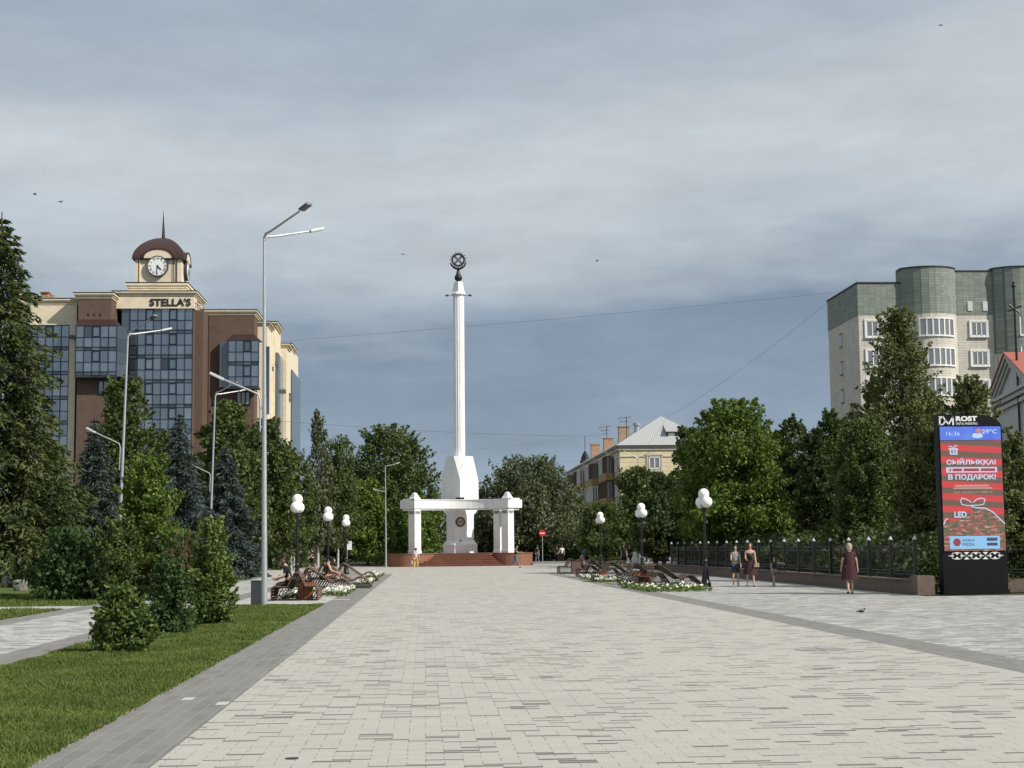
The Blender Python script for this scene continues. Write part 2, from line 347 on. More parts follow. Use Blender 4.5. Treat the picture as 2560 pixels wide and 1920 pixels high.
# ------------------------------------------------------------------ ground
def sheet(name, rects, m, z, **kw):
    b = MB()
    for x0, x1, y0, y1 in rects: b.quad((x0,y0,z),(x1,y0,z),(x1,y1,z),(x0,y1,z))
    o = b.build(name, m, fixn=False); tag(o, kind='structure', **kw); return o
sheet('ground', [(-900, 900, -60, 1500)], m_ground, -.04)
sheet('plaza_paving', [(-2.05, 7.35, 3, 101.4), (-14.5, 15.2, 101.4, 151)], m_plaza, 0)
sheet('grey_paving_band', [(-2.98, -2.054, 3, 101.4), (7.354, 8.15, 3, 96.5)], m_band, .0)
sheet('side_paving', [(8.154, 40, 3, 47.5), (8.154, 15.2, 47.5, 96.5), (7.354, 15.2, 96.5, 101.396)], m_gmix, 0)
sheet('bench_area_paving', [(-5.95, -2.984, 46.6, 101.4)], m_plaza_far, 0)
sheet('path_band', [(-6.7, -5.954, 3, 92), (-10.15, -9.4, 3, 92)], m_band, 0)
sheet('side_path', [(-9.396, -6.704, 3, 92)], m_wmix, 0)
sheet('far_path', [(-60, -10.154, 45.6, 48.2), (-10.15, -5.954, 92, 101.4), (-70, -10.154, 93, 98), (-70, -14.504, 108, 126)], m_plaza_far, -.004)
sheet('lawn', [(-5.95, -2.984, 3, 46.6), (-40, -10.154, 3, 45.6), (-50, -10.154, 48.2, 93), (-60, -10.154, 98, 101.4), (-60, -14.504, 101.4, 108)], m_grass, -.012)
sheet('road', [(-250, 250, 153, 168)], m_asph, -.02)
kb = MB(); kb.box(-80, 60, 151.0, 151.2, -.03, .12); kb.box(-80, 60, 168, 168.2, -.03, .12)
tag(kb.build('kerb', m_conc), kind='structure')
dk = MB(); dk.box(-2.984, -2.96, 3, 46.6, -.012, .004); tag(dk.build('lawn_kerb', m_conc), kind='structure')

def slab(name, px0, px1, py, d, m, label, cat='paving slab'):
    a, c = G(px0, py), G(px1, py); b = MB(); b.box(a.x, c.x, a.y, a.y+d, .001, .006); tag(b.build(name, m), kind='structure')
m_ls = mat('light_stone_slab', (.5, .49, .45), .8, var=.1)
slab('light_paver', 815, 872, 1500, .5, m_ls, ''); slab('light_paver', 452, 478, 1751, .28, m_ls, ''); slab('light_paver', 538, 565, 1763, .3, m_ls, '')
g = G(730, 1897); b = MB(); b.lathe((g.x, g.y, 0), [(.052, .001), (.052, .006)], 16); tag(b.build('ground_marker', m_dark), 'small dark round metal cap set in the pale paving near the bottom edge', 'ground cap')
g = G(2055, 1624); b = MB(); b.lathe((g.x, g.y, 0), [(.42, .001), (.42, .007), (.36, .008), (.35, .004)], 28); b.box(g.x-.02, g.x+.02, g.y-.3, g.y+.3, .003, .009); tag(b.build('manhole_cover', mat('worn_steel_cover', (.36, .35, .32), .6, var=.3)), 'round worn manhole cover in the right half of the pale paving', 'manhole cover')
def tri_mesh(name, V, F, m, parent=None):
    me = bpy.data.meshes.new(name); n = F.shape[1]
    me.vertices.add(len(V)); me.vertices.foreach_set('co', V.astype(np.float32).ravel())
    me.loops.add(F.size); me.loops.foreach_set('vertex_index', F.astype(np.int32).ravel())
    me.polygons.add(len(F)); me.polygons.foreach_set('loop_start', np.arange(0, F.size, n, dtype=np.int32))
    me.update(calc_edges=True); me.materials.append(m)
    o = bpy.data.objects.new(name, me); col.objects.link(o)
    if parent: o.parent = parent
    return o
def grass(name, rects, label):
    VV = []
    for x0, x1, y0, y1, dens, hgt in rects:
        n = int((x1-x0)*(y1-y0)*dens); p = np.stack([rng.uniform(x0, x1, n), rng.uniform(y0, y1, n), np.full(n, -.012)], 1)
        cl = np.sin(p[:, 0]*3.1+p[:, 1]*1.3)*np.sin(p[:, 1]*2.3-p[:, 0]*.7)
        h = hgt*rng.uniform(.4, 1.15, n)*(1+.35*cl); a = rng.uniform(0, 6.283, n); wd = rng.uniform(.004, .009, n)*(1 + p[:, 1]/30)
        d = np.stack([np.cos(a), np.sin(a), np.zeros(n)], 1); lean = rng.normal(0, .55, (n, 2))*h[:, None]
        t = p + np.concatenate([lean, h[:, None]], 1)
        VV.append(np.stack([p-d*wd[:, None], p+d*wd[:, None], t], 1).reshape(-1, 3))
    V = np.concatenate(VV); Fc = np.arange(len(V)).reshape(-1, 3)
    tag(tri_mesh(name, V, Fc, m_blade), label, 'grass', kind='stuff')
grass('grass', [(-5.95, -2.96, 10.5, 18, 5200, .055), (-5.95, -2.96, 18, 28, 3200, .06), (-5.95, -2.96, 28, 46.6, 1700, .065),
                (-24, -10.15, 38, 45.6, 330, .09), (-24, -10.15, 48.2, 60, 230, .09), (-14, -10.15, 60, 92, 150, .1)], 'short mown green grass of the park lawns')

n = 260; xx = np.concatenate([rng.uniform(-3.2, -1.8, 180), rng.uniform(-2, 7, 80)]); yy = rng.uniform(10.5, 40, n); a_ = rng.uniform(0, 6.28, n); L_ = rng.uniform(.006, .026, n)
d_ = np.stack([np.cos(a_), np.sin(a_), np.zeros(n)], 1)*L_[:, None]; p_ = np.stack([xx, yy, np.full(n, .008)], 1); q_ = np.stack([-np.sin(a_), np.cos(a_), rng.uniform(0, .6, n)], 1)*(L_*.3)[:, None]
tag(tri_mesh('leaf_litter', np.stack([p_-d_, p_+q_, p_+d_, p_-q_*np.array([1, 1, 0])], 1).reshape(-1, 3), np.arange(4*n).reshape(-1, 4), mat('dry_leaf', (.10, .085, .05), .9, var=.4)), 'tiny dry leaves and twigs strewn on the grey paving band', 'leaf litter', kind='stuff')
# ------------------------------------------------------------------ vegetation
def leaves(P0, size, asp=.55, upb=.35, hang=0.0):
    n = len(P0); nr = rng.normal(size=(n, 3)); nr[:, 2] += upb*2; nr /= np.linalg.norm(nr, axis=1)[:, None]
    t = rng.normal(size=(n, 3)); t[:, 2] -= hang*3; t -= (t*nr).sum(1)[:, None]*nr; t /= np.linalg.norm(t, axis=1)[:, None]
    b = np.cross(nr, t); s = size*rng.uniform(.6, 1.3, n)[:, None]
    V = np.stack([P0-t*s*.5, P0+b*s*asp*.5-t*s*.08, P0+t*s*.5, P0-b*s*asp*.5-t*s*.08], 1).reshape(-1, 3)
    return V, np.arange(4*n).reshape(-1, 4)
def prof(shape, h):
    if shape == 'round': return np.sin(np.pi*np.clip(h, 0, 1)**.75)**.6
    if shape == 'spire': return (1-h)**.82*np.minimum(1, h*7+.3)
    if shape == 'column': return np.minimum(1, 5*h+.25)*(1-h)**.3
    if shape == 'bush': return np.minimum(1, 6*h+.55)*(1-h)**.35
    if shape == 'dome': return np.minimum(1, 3*h+.45)*(1-h**2.6)**.55
def broadleaf(loc, H, R, lm, bm, label, n=14000, ls=.22, cb=.18, shape='round', clumps=60, seed=1, tr=.16, name='deciduous_tree', cat='tree', hang=0, trunks=1, cr=.26, ry=None, group=None, gap=.45, limbs=14):
    global rng
    rng = np.random.default_rng(seed); rd = random.Random(seed)
    root = empty(name, loc); tag(root, label, cat, group)
    clumps = int(clumps*1.7); h = rng.uniform(0, 1, clumps*6); keep = rng.uniform(0, 1, len(h)) < prof(shape, h)**1.4+.03; h = h[keep][:clumps]
    # make sure the top is occupied
    h[:3] = [.97, .93, .88]
    a = rng.uniform(0, 2*np.pi, len(h)); ph = rng.uniform(0, 6.28, 3)
    lob = 1 + .16*np.sin(3*a+ph[0]+5*h) + .12*np.sin(7*a+ph[1]-9*h) + .16*np.sin(9*h+ph[2])
    crr = R*cr*rng.uniform(.65, 1.3, len(h))*np.clip(prof(shape, h), .2 if shape == 'spire' else .5, 1)
    rad = np.maximum(0, prof(shape, h)*R*lob*rng.uniform(0, 1.1, len(h))**gap - crr*.5)
    ryy = (ry or R)/R
    C = np.stack([rad*np.cos(a), rad*np.sin(a)*ryy, H*(cb+(1-cb)*h*.985)-crr*.3], 1)
    wgt = crr**2; cnt = np.maximum(6, (n*wgt/wgt.sum()).astype(int)); idx = np.repeat(np.arange(len(h)), cnt)
    d = rng.normal(size=(len(idx), 3)); d /= np.linalg.norm(d, axis=1)[:, None]
    rr = crr[idx]*rng.uniform(0, 1, len(idx))**.42*rng.choice([1, 1, 1, 1.25, 1.45], len(idx))
    Pp = C[idx]+d*rr[:, None]*np.array([1, 1, .8])
    m = int(n*.22); hh = rng.uniform(0, .93, m); aa = rng.uniform(0, 2*np.pi, m)
    lb = 1 + .16*np.sin(3*aa+ph[0]+5*hh) + .12*np.sin(7*aa+ph[1]-9*hh) + .16*np.sin(9*hh+ph[2])
    q_ = np.maximum(0, prof(shape, hh)*R*lb*.80)*rng.uniform(.25, 1, m)**.6
    Pp = np.concatenate([Pp, np.stack([q_*np.cos(aa), q_*np.sin(aa)*ryy, H*(cb+(1-cb)*hh)], 1)+rng.normal(0, R*.03, (m, 3))])
    ns = int(55+clumps*.5) if name != 'shrub' else 70; hs = rng.uniform(.03, 1, ns)**.8; as_ = rng.uniform(0, 6.283, ns); rs = prof(shape, np.minimum(hs, .97))*R*rng.uniform(.75, 1.0, ns)
    S0 = np.stack([rs*np.cos(as_), rs*np.sin(as_)*ryy, H*(cb+(1-cb)*hs*.97)], 1); sdn = np.stack([np.cos(as_), np.sin(as_)*ryy, rng.uniform(-.1, 1.5, ns)+1.2*hs**3], 1); sdn /= np.linalg.norm(sdn, axis=1)[:, None]
    SL = R*rng.uniform(.12, .34, ns)*(1.5 if name == 'shrub' else 1); m = max(10, int(n*.24/ns)); tt = rng.uniform(-.3, 1, (ns, m))
    SP = S0[:, None, :]+sdn[:, None, :]*(SL[:, None]*tt)[:, :, None]+rng.normal(0, 1, (ns, m, 3))*(R*.038*(1.25-tt))[:, :, None]
    SP = SP.reshape(-1, 3); SP = SP[SP[:, 2] < H*1.0]; Pp = np.concatenate([Pp, SP])
    if hang: Pp[:, 2] -= hang*rng.uniform(0, 1, len(Pp))**2*R*.4
    Pp[:, 2] = np.maximum(Pp[:, 2], .05)
    V, Fc = leaves(Pp, ls, .6, hang=hang)
    tri_mesh('crown', V, Fc, lm, root)
    b = MB()
    for q in range(trunks):
        ox, oy = (rd.uniform(-.25, .25)*R*.4, rd.uniform(-.3, .3)*R*.4) if trunks > 1 else (0, 0)
        pts = [(ox*(1+z), oy*(1+z), z*H*.82-.05) for z in (0, .15, .35, .6, .85, 1)]
        pts = [(x+rd.uniform(-.02, .02)*H*z/H, y+rd.uniform(-.1, .1), z) for x, y, z in pts]; pts[0] = (ox, oy, -.05)
        b.tube(pts, [tr*1.2, tr, tr*.8, tr*.55, tr*.3, tr*.08], 7)
        for i in range(limbs//trunks):
            c = C[rd.randrange(len(C))]; z0 = max(H*cb*.7, min(c[2]*rd.uniform(.45, .75), H*.7)); f = z0/(H*.82)
            st = Vector((ox*(1+f), oy*(1+f), z0)); en = Vector(c); md = (st+en)/2+Vector((0, 0, -.05*H*rd.random()))
            b.tube([st, md, en], [tr*.4, tr*.25, tr*.07], 5)
    b.build('trunk', bm, root, smooth=True, fixn=False)
    return root
def spruce(loc, H, R, lm, label, seed=1, ls=.34, levels=46, per=9, dens=34, cb=.06, name='spruce_tree', p=.8, droop=.35):
    global rng
    rng = np.random.default_rng(seed); rd = random.Random(seed)
    root = empty(name, loc); tag(root, label, 'tree')
    PP = []; TT = []; b = MB(); b.tube([(0,0,-.05), (0,0,H*.5), (0,0,H*.99)], [H*.016, H*.009, .02], 8)
    for i in range(levels):
        f = (i/levels)**1.0; z = H*(cb+(1-cb)*f*.985); Lb = (R*((1-f)**p)+.10)*(1 if i % 3 else 1.12)*(.93+.1*math.sin(i*1.9))
        nb = max(4, int(per*(1-f*.4))); a0 = rd.random()*6.28
        for j in range(nb):
            a = a0+6.283*j/nb+rd.uniform(-.25, .25); L = Lb*rd.uniform(.62, 1.15)
            m = int(dens*L/R*2.2)+5; t = rng.uniform(.08, 1, m)**.7
            dz = (.22*t - (droop+.25)*t**2+.16*t**3)*L
            x = t*L; side = rng.normal(0, 1, m)*(.16*L*(1.15-t)+.05)
            px = np.cos(a)*x-np.sin(a)*side; py = np.sin(a)*x+np.cos(a)*side; pz = z+dz-np.abs(rng.normal(0, .09, m))*L**.5-np.abs(side)*.25
            PP.append(np.stack([px, py, pz], 1))
            da = a+np.sign(side)*.7; TT.append(np.stack([np.cos(da), np.sin(da), -.15-.5*rng.uniform(0, 1, m)], 1))
            if i % 4 == 0 and L > .6:
                b.tube([(0,0,z), (math.cos(a)*L*.5, math.sin(a)*L*.5, z+.04*L), (math.cos(a)*L*.92, math.sin(a)*L*.92, z-.1*L)], [.035, .02, .008], 4)
    PP = np.concatenate(PP); TT = np.concatenate(TT); n = len(PP); PP[:, 2] = np.maximum(PP[:, 2], .08)
    TT += rng.normal(0, .3, TT.shape); TT /= np.linalg.norm(TT, axis=1)[:, None]
    nr = rng.normal(size=(n, 3))*.7+np.array([0, 0, .9]); bb = np.cross(nr, TT); bb /= np.linalg.norm(bb, axis=1)[:, None]
    s = ls*rng.uniform(.6, 1.3, n)[:, None]
    V = np.stack([PP-TT*s*.5, PP+bb*s*.16, PP+TT*s*.6, PP-bb*s*.16], 1).reshape(-1, 3)
    tri_mesh('crown', V, np.arange(4*n).reshape(-1, 4), lm, root); b.build('trunk', m_bark, root, smooth=True, fixn=False)
    return root
lm_spr = leafmat('spruce_green', [(0.023, 0.043, 0.013), (0.046, 0.070, 0.018), (0.084, 0.098, 0.029)], .12)
lm_blue = leafmat('blue_spruce', [(.024, .038, .034), (.040, .058, .052), (.072, .094, .086)], .08)
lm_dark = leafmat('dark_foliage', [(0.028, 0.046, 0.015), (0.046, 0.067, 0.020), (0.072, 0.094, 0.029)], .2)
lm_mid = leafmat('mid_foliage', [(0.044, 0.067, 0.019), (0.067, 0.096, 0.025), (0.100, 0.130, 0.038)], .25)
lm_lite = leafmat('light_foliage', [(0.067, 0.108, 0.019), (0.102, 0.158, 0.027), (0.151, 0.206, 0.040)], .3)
lm_olive = leafmat('olive_foliage', [(0.070, 0.089, 0.027), (0.108, 0.125, 0.040), (0.156, 0.170, 0.059)], .25)
lm_grey = leafmat('willow_grey_foliage', [(0.059, 0.074, 0.036), (0.090, 0.108, 0.050), (0.128, 0.146, 0.074)], .2)
lm_shrub = leafmat('shrub_leaves', [(.030, .062, .014), (.066, .112, .024), (.155, .205, .05)], .25)
lm_shrubd = leafmat('dark_shrub_leaves', [(.022, .055, .014), (.04, .08, .02), (.075, .12, .04)], .25)
def treepx(px, top, Y, hw, lm, label, bm=None, **kw):
    c = P(px, 1380, Y); H = P(px, top, Y).z; s = Y/F
    return broadleaf((c.x, Y, 0), H, hw*s, lm, bm or m_bark, label, **kw)
def sprucepx(px, top, Y, hw, lm, label, **kw):
    c = P(px, 1380, Y); H = P(px, top, Y).z
    return spruce((c.x, Y, 0), H, hw*Y/F, lm, label, **kw)
# left side
sprucepx(-15, 520, 60, 262, lm_spr, 'tall green spruce cut by the left edge of the photo', seed=3, levels=50, per=11, dens=80, ls=.27, cb=.10, p=.72, droop=.3)
sprucepx(232, 1035, 84, 120, lm_blue, 'greyish spruce behind the first street lamp from the left', seed=4, dens=60, levels=36, ls=.27, p=.9)
sprucepx(120, 1090, 76, 120, lm_dark, 'dark spruce between the tall left spruce and the greyish one', seed=14, dens=60, levels=36, ls=.27)
sprucepx(444, 1022, 88, 160, lm_blue, 'blue spruce with a thin leader in front of the glazed clock building', seed=5, dens=75, levels=42, p=.95, ls=.27)
sprucepx(560, 1105, 95, 120, lm_blue, 'dark blue spruce just left of the tall near lamp post', seed=6, dens=70, levels=40, p=.85, ls=.27)
treepx(305, 942, 108, 92, lm_mid, 'narrow deciduous tree rising in front of the brown bay of the clock building', n=15000, ls=.3, shape='column', seed=8, cb=.2)
treepx(395, 1075, 112, 70, lm_mid, 'deciduous tree between the narrow tree and the blue spruce', n=10000, ls=.3, shape='dome', seed=81, cb=.1)
treepx(565, 1000, 125, 90, lm_mid, 'round green tree below the right bay of the clock building', n=15000, ls=.34, shape='round', seed=9, cb=.15)
treepx(655, 1045, 130, 100, lm_mid, 'leafy tree right behind the top half of the tall near lamp post', n=15000, ls=.34, seed=10, shape='dome', cb=.12)
treepx(735, 1120, 132, 60, lm_mid, 'thin birch left of the taller birch behind the globe lamps', bm=m_birch, n=7000, ls=.26, shape='column', seed=11, tr=.085, hang=.6, trunks=2, cb=.18)
treepx(795, 1022, 137, 62, lm_grey, 'tallest birch with hanging twigs behind the globe lamps', bm=m_birch, n=10000, ls=.27, shape='spire', seed=12, tr=.11, hang=.8, cb=.16)
treepx(845, 1085, 140, 62, lm_mid, 'birch between the tallest birch and the big broad tree', bm=m_birch, n=7000, ls=.27, shape='column', seed=13, tr=.09, hang=.7, cb=.18)
treepx(975, 1062, 165, 128, lm_mid, 'big broad tree left of the white stele', n=26000, ls=.36, shape='dome', seed=15, cb=.1, cr=.24, clumps=90)
treepx(920, 1195, 150, 62, lm_lite, 'light green tree low beside the broad tree left of the stele', n=10000, ls=.32, seed=16, shape='dome', cb=.06)
treepx(1040, 1240, 158, 58, lm_lite, 'light green tree behind the left pillar of the monument', n=8000, ls=.32, seed=17, shape='dome', cb=.06)
treepx(1325, 1138, 176, 140, lm_grey, 'big willow-like tree right of the white stele', n=30000, ls=.36, shape='dome', seed=18, cb=.12, hang=.3, cr=.22, clumps=100, tr=.3)
treepx(1225, 1205, 182, 90, lm_dark, 'dark tree directly behind the right arm of the monument', n=10000, ls=.36, shape='dome', seed=19, cb=.05)
# right side
treepx(1515, 1255, 128, 72, lm_mid, 'small round tree below the brown balconies of the cream house', n=12000, ls=.26, seed=20, shape='dome', cb=.2)
treepx(1590, 1165, 138, 72, lm_mid, 'loose tree in front of the lit wall of the cream house', n=12000, ls=.28, seed=21, shape='column', cb=.2, gap=.7)
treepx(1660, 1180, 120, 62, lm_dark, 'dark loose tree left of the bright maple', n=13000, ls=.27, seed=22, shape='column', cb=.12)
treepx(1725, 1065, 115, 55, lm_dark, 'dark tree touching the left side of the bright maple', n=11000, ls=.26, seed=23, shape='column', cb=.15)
treepx(1835, 998, 92, 142, lm_lite, 'bright green maple behind the right globe lamp', n=34000, ls=.24, shape='dome', seed=24, cb=.17, cr=.22, clumps=110, tr=.17)
treepx(1990, 1035, 96, 62, lm_mid, 'dark green tree right of the bright maple', n=14000, ls=.22, seed=25, shape='dome', cb=.15)
treepx(2085, 1020, 90, 66, lm_mid, 'green tree below the cream corner of the apartment block', n=15000, ls=.2, seed=26, shape='dome', cb=.12)
treepx(2265, 768, 78, 190, lm_olive, 'tall pointed tree in front of the apartment block', n=42000, ls=.19, shape='spire', seed=27, cb=.1, cr=.15, clumps=190, tr=.2)
treepx(2170, 1045, 68, 100, lm_mid, 'bushy tree behind the woman in the dark red dress', n=22000, ls=.16, seed=28, shape='dome', cb=.14)
treepx(2320, 1080, 58, 92, lm_olive, 'yellowish green tree just left of the advertising pylon', n=26000, ls=.14, seed=29, shape='dome', cb=.1)
treepx(2440, 935, 57, 105, lm_olive, 'tree with ragged top behind the advertising pylon', n=28000, ls=.14, seed=30, shape='dome', cb=.08)
treepx(2545, 1075, 60, 60, lm_olive, 'leafy tree at the right edge beside the advertising pylon', n=18000, ls=.14, seed=31, shape='dome', cb=.05)
treepx(2640, 1000, 70, 70, lm_olive, 'tree mostly outside the right edge of the photo', n=9000, ls=.22, seed=32, shape='dome', cb=.05)
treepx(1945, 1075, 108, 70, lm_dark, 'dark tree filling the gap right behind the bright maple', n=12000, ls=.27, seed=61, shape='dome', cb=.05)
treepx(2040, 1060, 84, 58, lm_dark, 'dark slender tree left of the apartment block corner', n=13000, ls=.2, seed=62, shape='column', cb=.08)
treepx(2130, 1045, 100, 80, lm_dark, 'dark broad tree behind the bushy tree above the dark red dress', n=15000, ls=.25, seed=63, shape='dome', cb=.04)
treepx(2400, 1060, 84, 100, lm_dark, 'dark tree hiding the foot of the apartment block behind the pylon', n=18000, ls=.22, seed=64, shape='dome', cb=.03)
treepx(2345, 985, 82, 75, lm_olive, 'olive tree between the tall pointed tree and the advertising pylon', n=18000, ls=.19, seed=70, shape='dome', cb=.05)
treepx(2195, 930, 84, 62, lm_mid, 'green tree against the left foot of the tall pointed tree', n=16000, ls=.2, seed=71, shape='spire', cb=.05)
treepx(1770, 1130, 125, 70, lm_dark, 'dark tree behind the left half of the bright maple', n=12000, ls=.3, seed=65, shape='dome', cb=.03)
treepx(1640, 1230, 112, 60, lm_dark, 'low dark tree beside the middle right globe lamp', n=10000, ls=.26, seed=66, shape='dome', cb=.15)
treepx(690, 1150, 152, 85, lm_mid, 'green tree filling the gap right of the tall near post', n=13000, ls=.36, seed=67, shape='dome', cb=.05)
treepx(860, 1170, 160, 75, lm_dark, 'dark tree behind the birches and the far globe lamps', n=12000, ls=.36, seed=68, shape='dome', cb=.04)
treepx(1440, 1235, 195, 40, lm_mid, 'small tree at the far corner of the cream house', n=6000, ls=.36, seed=69, shape='dome', cb=.05)
# shrubs on and behind the lawn
def shrubpx(px, top, base, hw, lm, label, **kw):
    g = G(px, base); H = P(px, top, g.y).z
    kw['n'] = int(kw['n']*1.15); return broadleaf(g, H, 1.0*hw*g.y/F, lm, m_bark, label, name='shrub', cat='shrub', **kw)
shrubpx(300, 1462, 1632, 76, lm_shrub, 'bright green shrub nearest the camera on the lawn', n=5200, ls=.085, shape='bush', seed=41, cb=.0, tr=.018, trunks=3, cr=.36, clumps=34)
shrubpx(425, 1388, 1583, 62, lm_shrubd, 'darker shrub in the middle of the three lawn shrubs', n=5200, ls=.085, shape='bush', seed=42, cb=.0, tr=.018, trunks=3, cr=.36, clumps=34)
shrubpx(530, 1292, 1560, 62, lm_shrub, 'tallest lawn shrub with light leaf tips, farthest of the three', n=8500, ls=.09, shape='bush', seed=43, cb=.0, tr=.02, trunks=3, cr=.3, clumps=48)
shrubpx(365, 1135, 1497, 86, lm_lite, 'tall light green young maple behind the lawn shrubs', n=14000, ls=.14, shape='column', seed=44, cb=.04, tr=.03, trunks=3, cr=.28, clumps=70)
shrubpx(300, 1290, 1500, 80, lm_mid, 'green shrub filling the foot of the tall young maple', n=8000, ls=.13, shape='bush', seed=45, cb=.0, tr=.02, trunks=3, cr=.3)
shrubpx(175, 1318, 1500, 95, lm_shrubd, 'dark spreading shrub beside the boulders', n=12000, ls=.13, shape='bush', seed=46, cb=.03, tr=.02, trunks=4, cr=.28)
shrubpx(455, 1330, 1500, 70, lm_shrubd, 'shrub with reddish dead stems between the young maple and the tallest lawn shrub', n=6000, ls=.12, shape='bush', seed=47, cb=.05, tr=.015, trunks=3)
# reddish bare stems belonging to the dead-stem shrub
b = MB(); rd = random.Random(5); g = G(470, 1500)
for i in range(26):
    x = rd.uniform(-.5, .5); b.tube([(x, rd.uniform(-.9, -.6), 0), (x+rd.uniform(-.15, .15), -.8+rd.uniform(-.2, .2), rd.uniform(.9, 1.5)), (x+rd.uniform(-.4, .4), -.8+rd.uniform(-.3, .3), rd.uniform(1.6, 2.4))], [.008, .006, .003], 4)
o = b.build('stem_bundle', mat('reddish_dead_stems', (.19, .075, .045), .9)); o.location = (g.x, g.y, 0); tag(o, 'reddish dead twigs standing among the green shrubs', 'dead twigs')
# far wood: reads as one dark mass behind the trees
rng = np.random.default_rng(77); n = 60000
xx = rng.uniform(-110, 95, n); yy = rng.uniform(205, 232, n); top = 7.5+2.2*np.sin(xx*.21)+1.5*np.sin(xx*.63+1)
keep = ~((xx > 5) & (xx < 30)); xx, yy, top = xx[keep], yy[keep], top[keep]
V, Fc = leaves(np.stack([xx, yy, rng.uniform(0, 1, len(xx))**.8*top], 1), .75)
tag(tri_mesh('far_wood', V, Fc, lm_dark), 'dark mass of far trees closing the view at eye level', 'woods', kind='stuff')
rng = np.random.default_rng(78)
def under(label, x0, x1, y0, y1, h, n, lm, ls):
    xx = rng.uniform(x0, x1, n); yy = rng.uniform(y0, y1, n); tp = h*(.75+.25*np.sin(xx*1.1)+.15*np.sin(xx*2.7+yy))
    V, Fc = leaves(np.stack([xx, yy, rng.uniform(0, 1, n)*tp], 1), ls)
    tag(tri_mesh('undergrowth', V, Fc, lm), label, 'undergrowth', kind='stuff')
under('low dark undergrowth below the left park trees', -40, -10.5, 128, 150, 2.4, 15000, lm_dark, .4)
under('undergrowth behind the iron fence, coloured dark for the shade of the trees', 16.3, 19, 50, 102, 2.0, 26000, lm_dark, .26)  # dark leaf colour stands in for tree shade behind the fence
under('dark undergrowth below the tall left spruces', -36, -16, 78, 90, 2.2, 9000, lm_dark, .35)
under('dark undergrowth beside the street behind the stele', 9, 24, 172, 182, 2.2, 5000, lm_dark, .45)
b = MB(); c = P(955, 1400, 141)
rng = np.random.default_rng(5)
def hedge(px, Y, w_, d_, h_, label):
    c = P(px, 1380, Y); n = 2500
    V, Fc = leaves(np.stack([rng.uniform(-w_/2, w_/2, n)+c.x, rng.uniform(0, d_, n)+Y, rng.uniform(0, h_, n)], 1), .16)
    tag(tri_mesh('hedge', V, Fc, lm_mid), label, 'hedge')
hedge(952, 146, 1.3, 2.5, 1.25, 'clipped square hedge left of the monument platform')
hedge(1540, 150, 5, 1.5, 1.0, 'low hedge in front of the cream house')
# boulders
def boulder(px, base, w_, h_, seed, label):
    import bmesh
    g = G(px, base); bm = bmesh.new(); bmesh.ops.create_icosphere(bm, subdivisions=2, radius=1); r = random.Random(seed)
    for v in bm.verts:
        v.co = Vector((max(-.8, min(.8, v.co.x))*w_*.6, v.co.y*w_*.45, max(-.5, min(.62, v.co.z))*h_*.85)) * r.uniform(.93, 1.05)
    me = bpy.data.meshes.new('boulder'); bm.to_mesh(me); me.materials.append(m_rock); o = bpy.data.objects.new('boulder', me); col.objects.link(o)
    o.location = (g.x, g.y, h_*.4); tag(o, label, 'boulder', 'boulders under the left spruce')
boulder(18, 1468, .55, .55, 1, 'darker sloping boulder at the left edge'); boulder(50, 1476, .62, .48, 2, 'paler square-cut boulder right of the dark one')

# ------------------------------------------------------------------ lamps
def globe_lamp(loc, rz, label):
    r = empty('globe_lamp', loc, rz); tag(r, label, 'street lamp', 'white globe lamps beside the benches')
    b = MB(); b.lathe((0,0,0), [(.21,0),(.21,.12),(.19,.16),(.165,.2),(.13,.45),(.10,.75),(.085,.9),(.11,.93),(.11,.99),(.08,1.02),(.07,1.08)], 18); b.build('base', m_black, r, smooth=True)
    b = MB(); b.lathe((0,0,0), [(.062,1.06),(.055,2.0),(.05,2.9),(.075,2.92),(.075,2.96),(.045,2.98),(.04,3.28)], 14); b.build('pole', m_black, r, smooth=True)
    b = MB()
    for k in range(2):
        a = k*math.pi; c, s = math.cos(a), math.sin(a); b.tube([(0,0,3.0), (c*.12,s*.12,2.98), (c*.2,s*.2,3.02), (c*.2,s*.2,3.12)], .02, 8)
    b.lathe((0,0,0), [(.12,3.13),(.14,3.17),(.06,3.2)], 14); b.build('arm', m_black, r, smooth=True)
    for k in range(2):
        a = k*math.pi; c, s = math.cos(a), math.sin(a); b = MB(); b.ball((c*.2,s*.2,3.30), .225, 24, 16); b.build('globe', m_globe, r, smooth=True)
    b = MB(); b.ball((0,0,3.62), .215, 24, 16); b.build('globe', m_globe, r, smooth=True)
    return r
gl = [(743, 64, 'nearest globe lamp on the left, behind the reading woman'), (820, 83, 'middle globe lamp of the left row, behind the lounging woman'), (865, 102.5, 'farthest globe lamp of the left row, nearest the monument'),
      (1763, 61.5, 'nearest globe lamp of the right row, in front of the bright maple'), (1605, 81.5, 'middle globe lamp of the right row'), (1502, 101.5, 'farthest globe lamp of the right row, below the cream house')]
first = None
for i, (px, Y, lb) in enumerate(gl):
    c = P(px, 1400, Y); a = [-1.80, -1.78, -1.76, -1.20, -1.22, -1.24][i]
    if first is None: first = globe_lamp((c.x, Y, 0), a, lb)
    else:
        o = copy_tree(first); o.location = (c.x, Y, 0); o.rotation_euler.z = a; o['label'] = lb
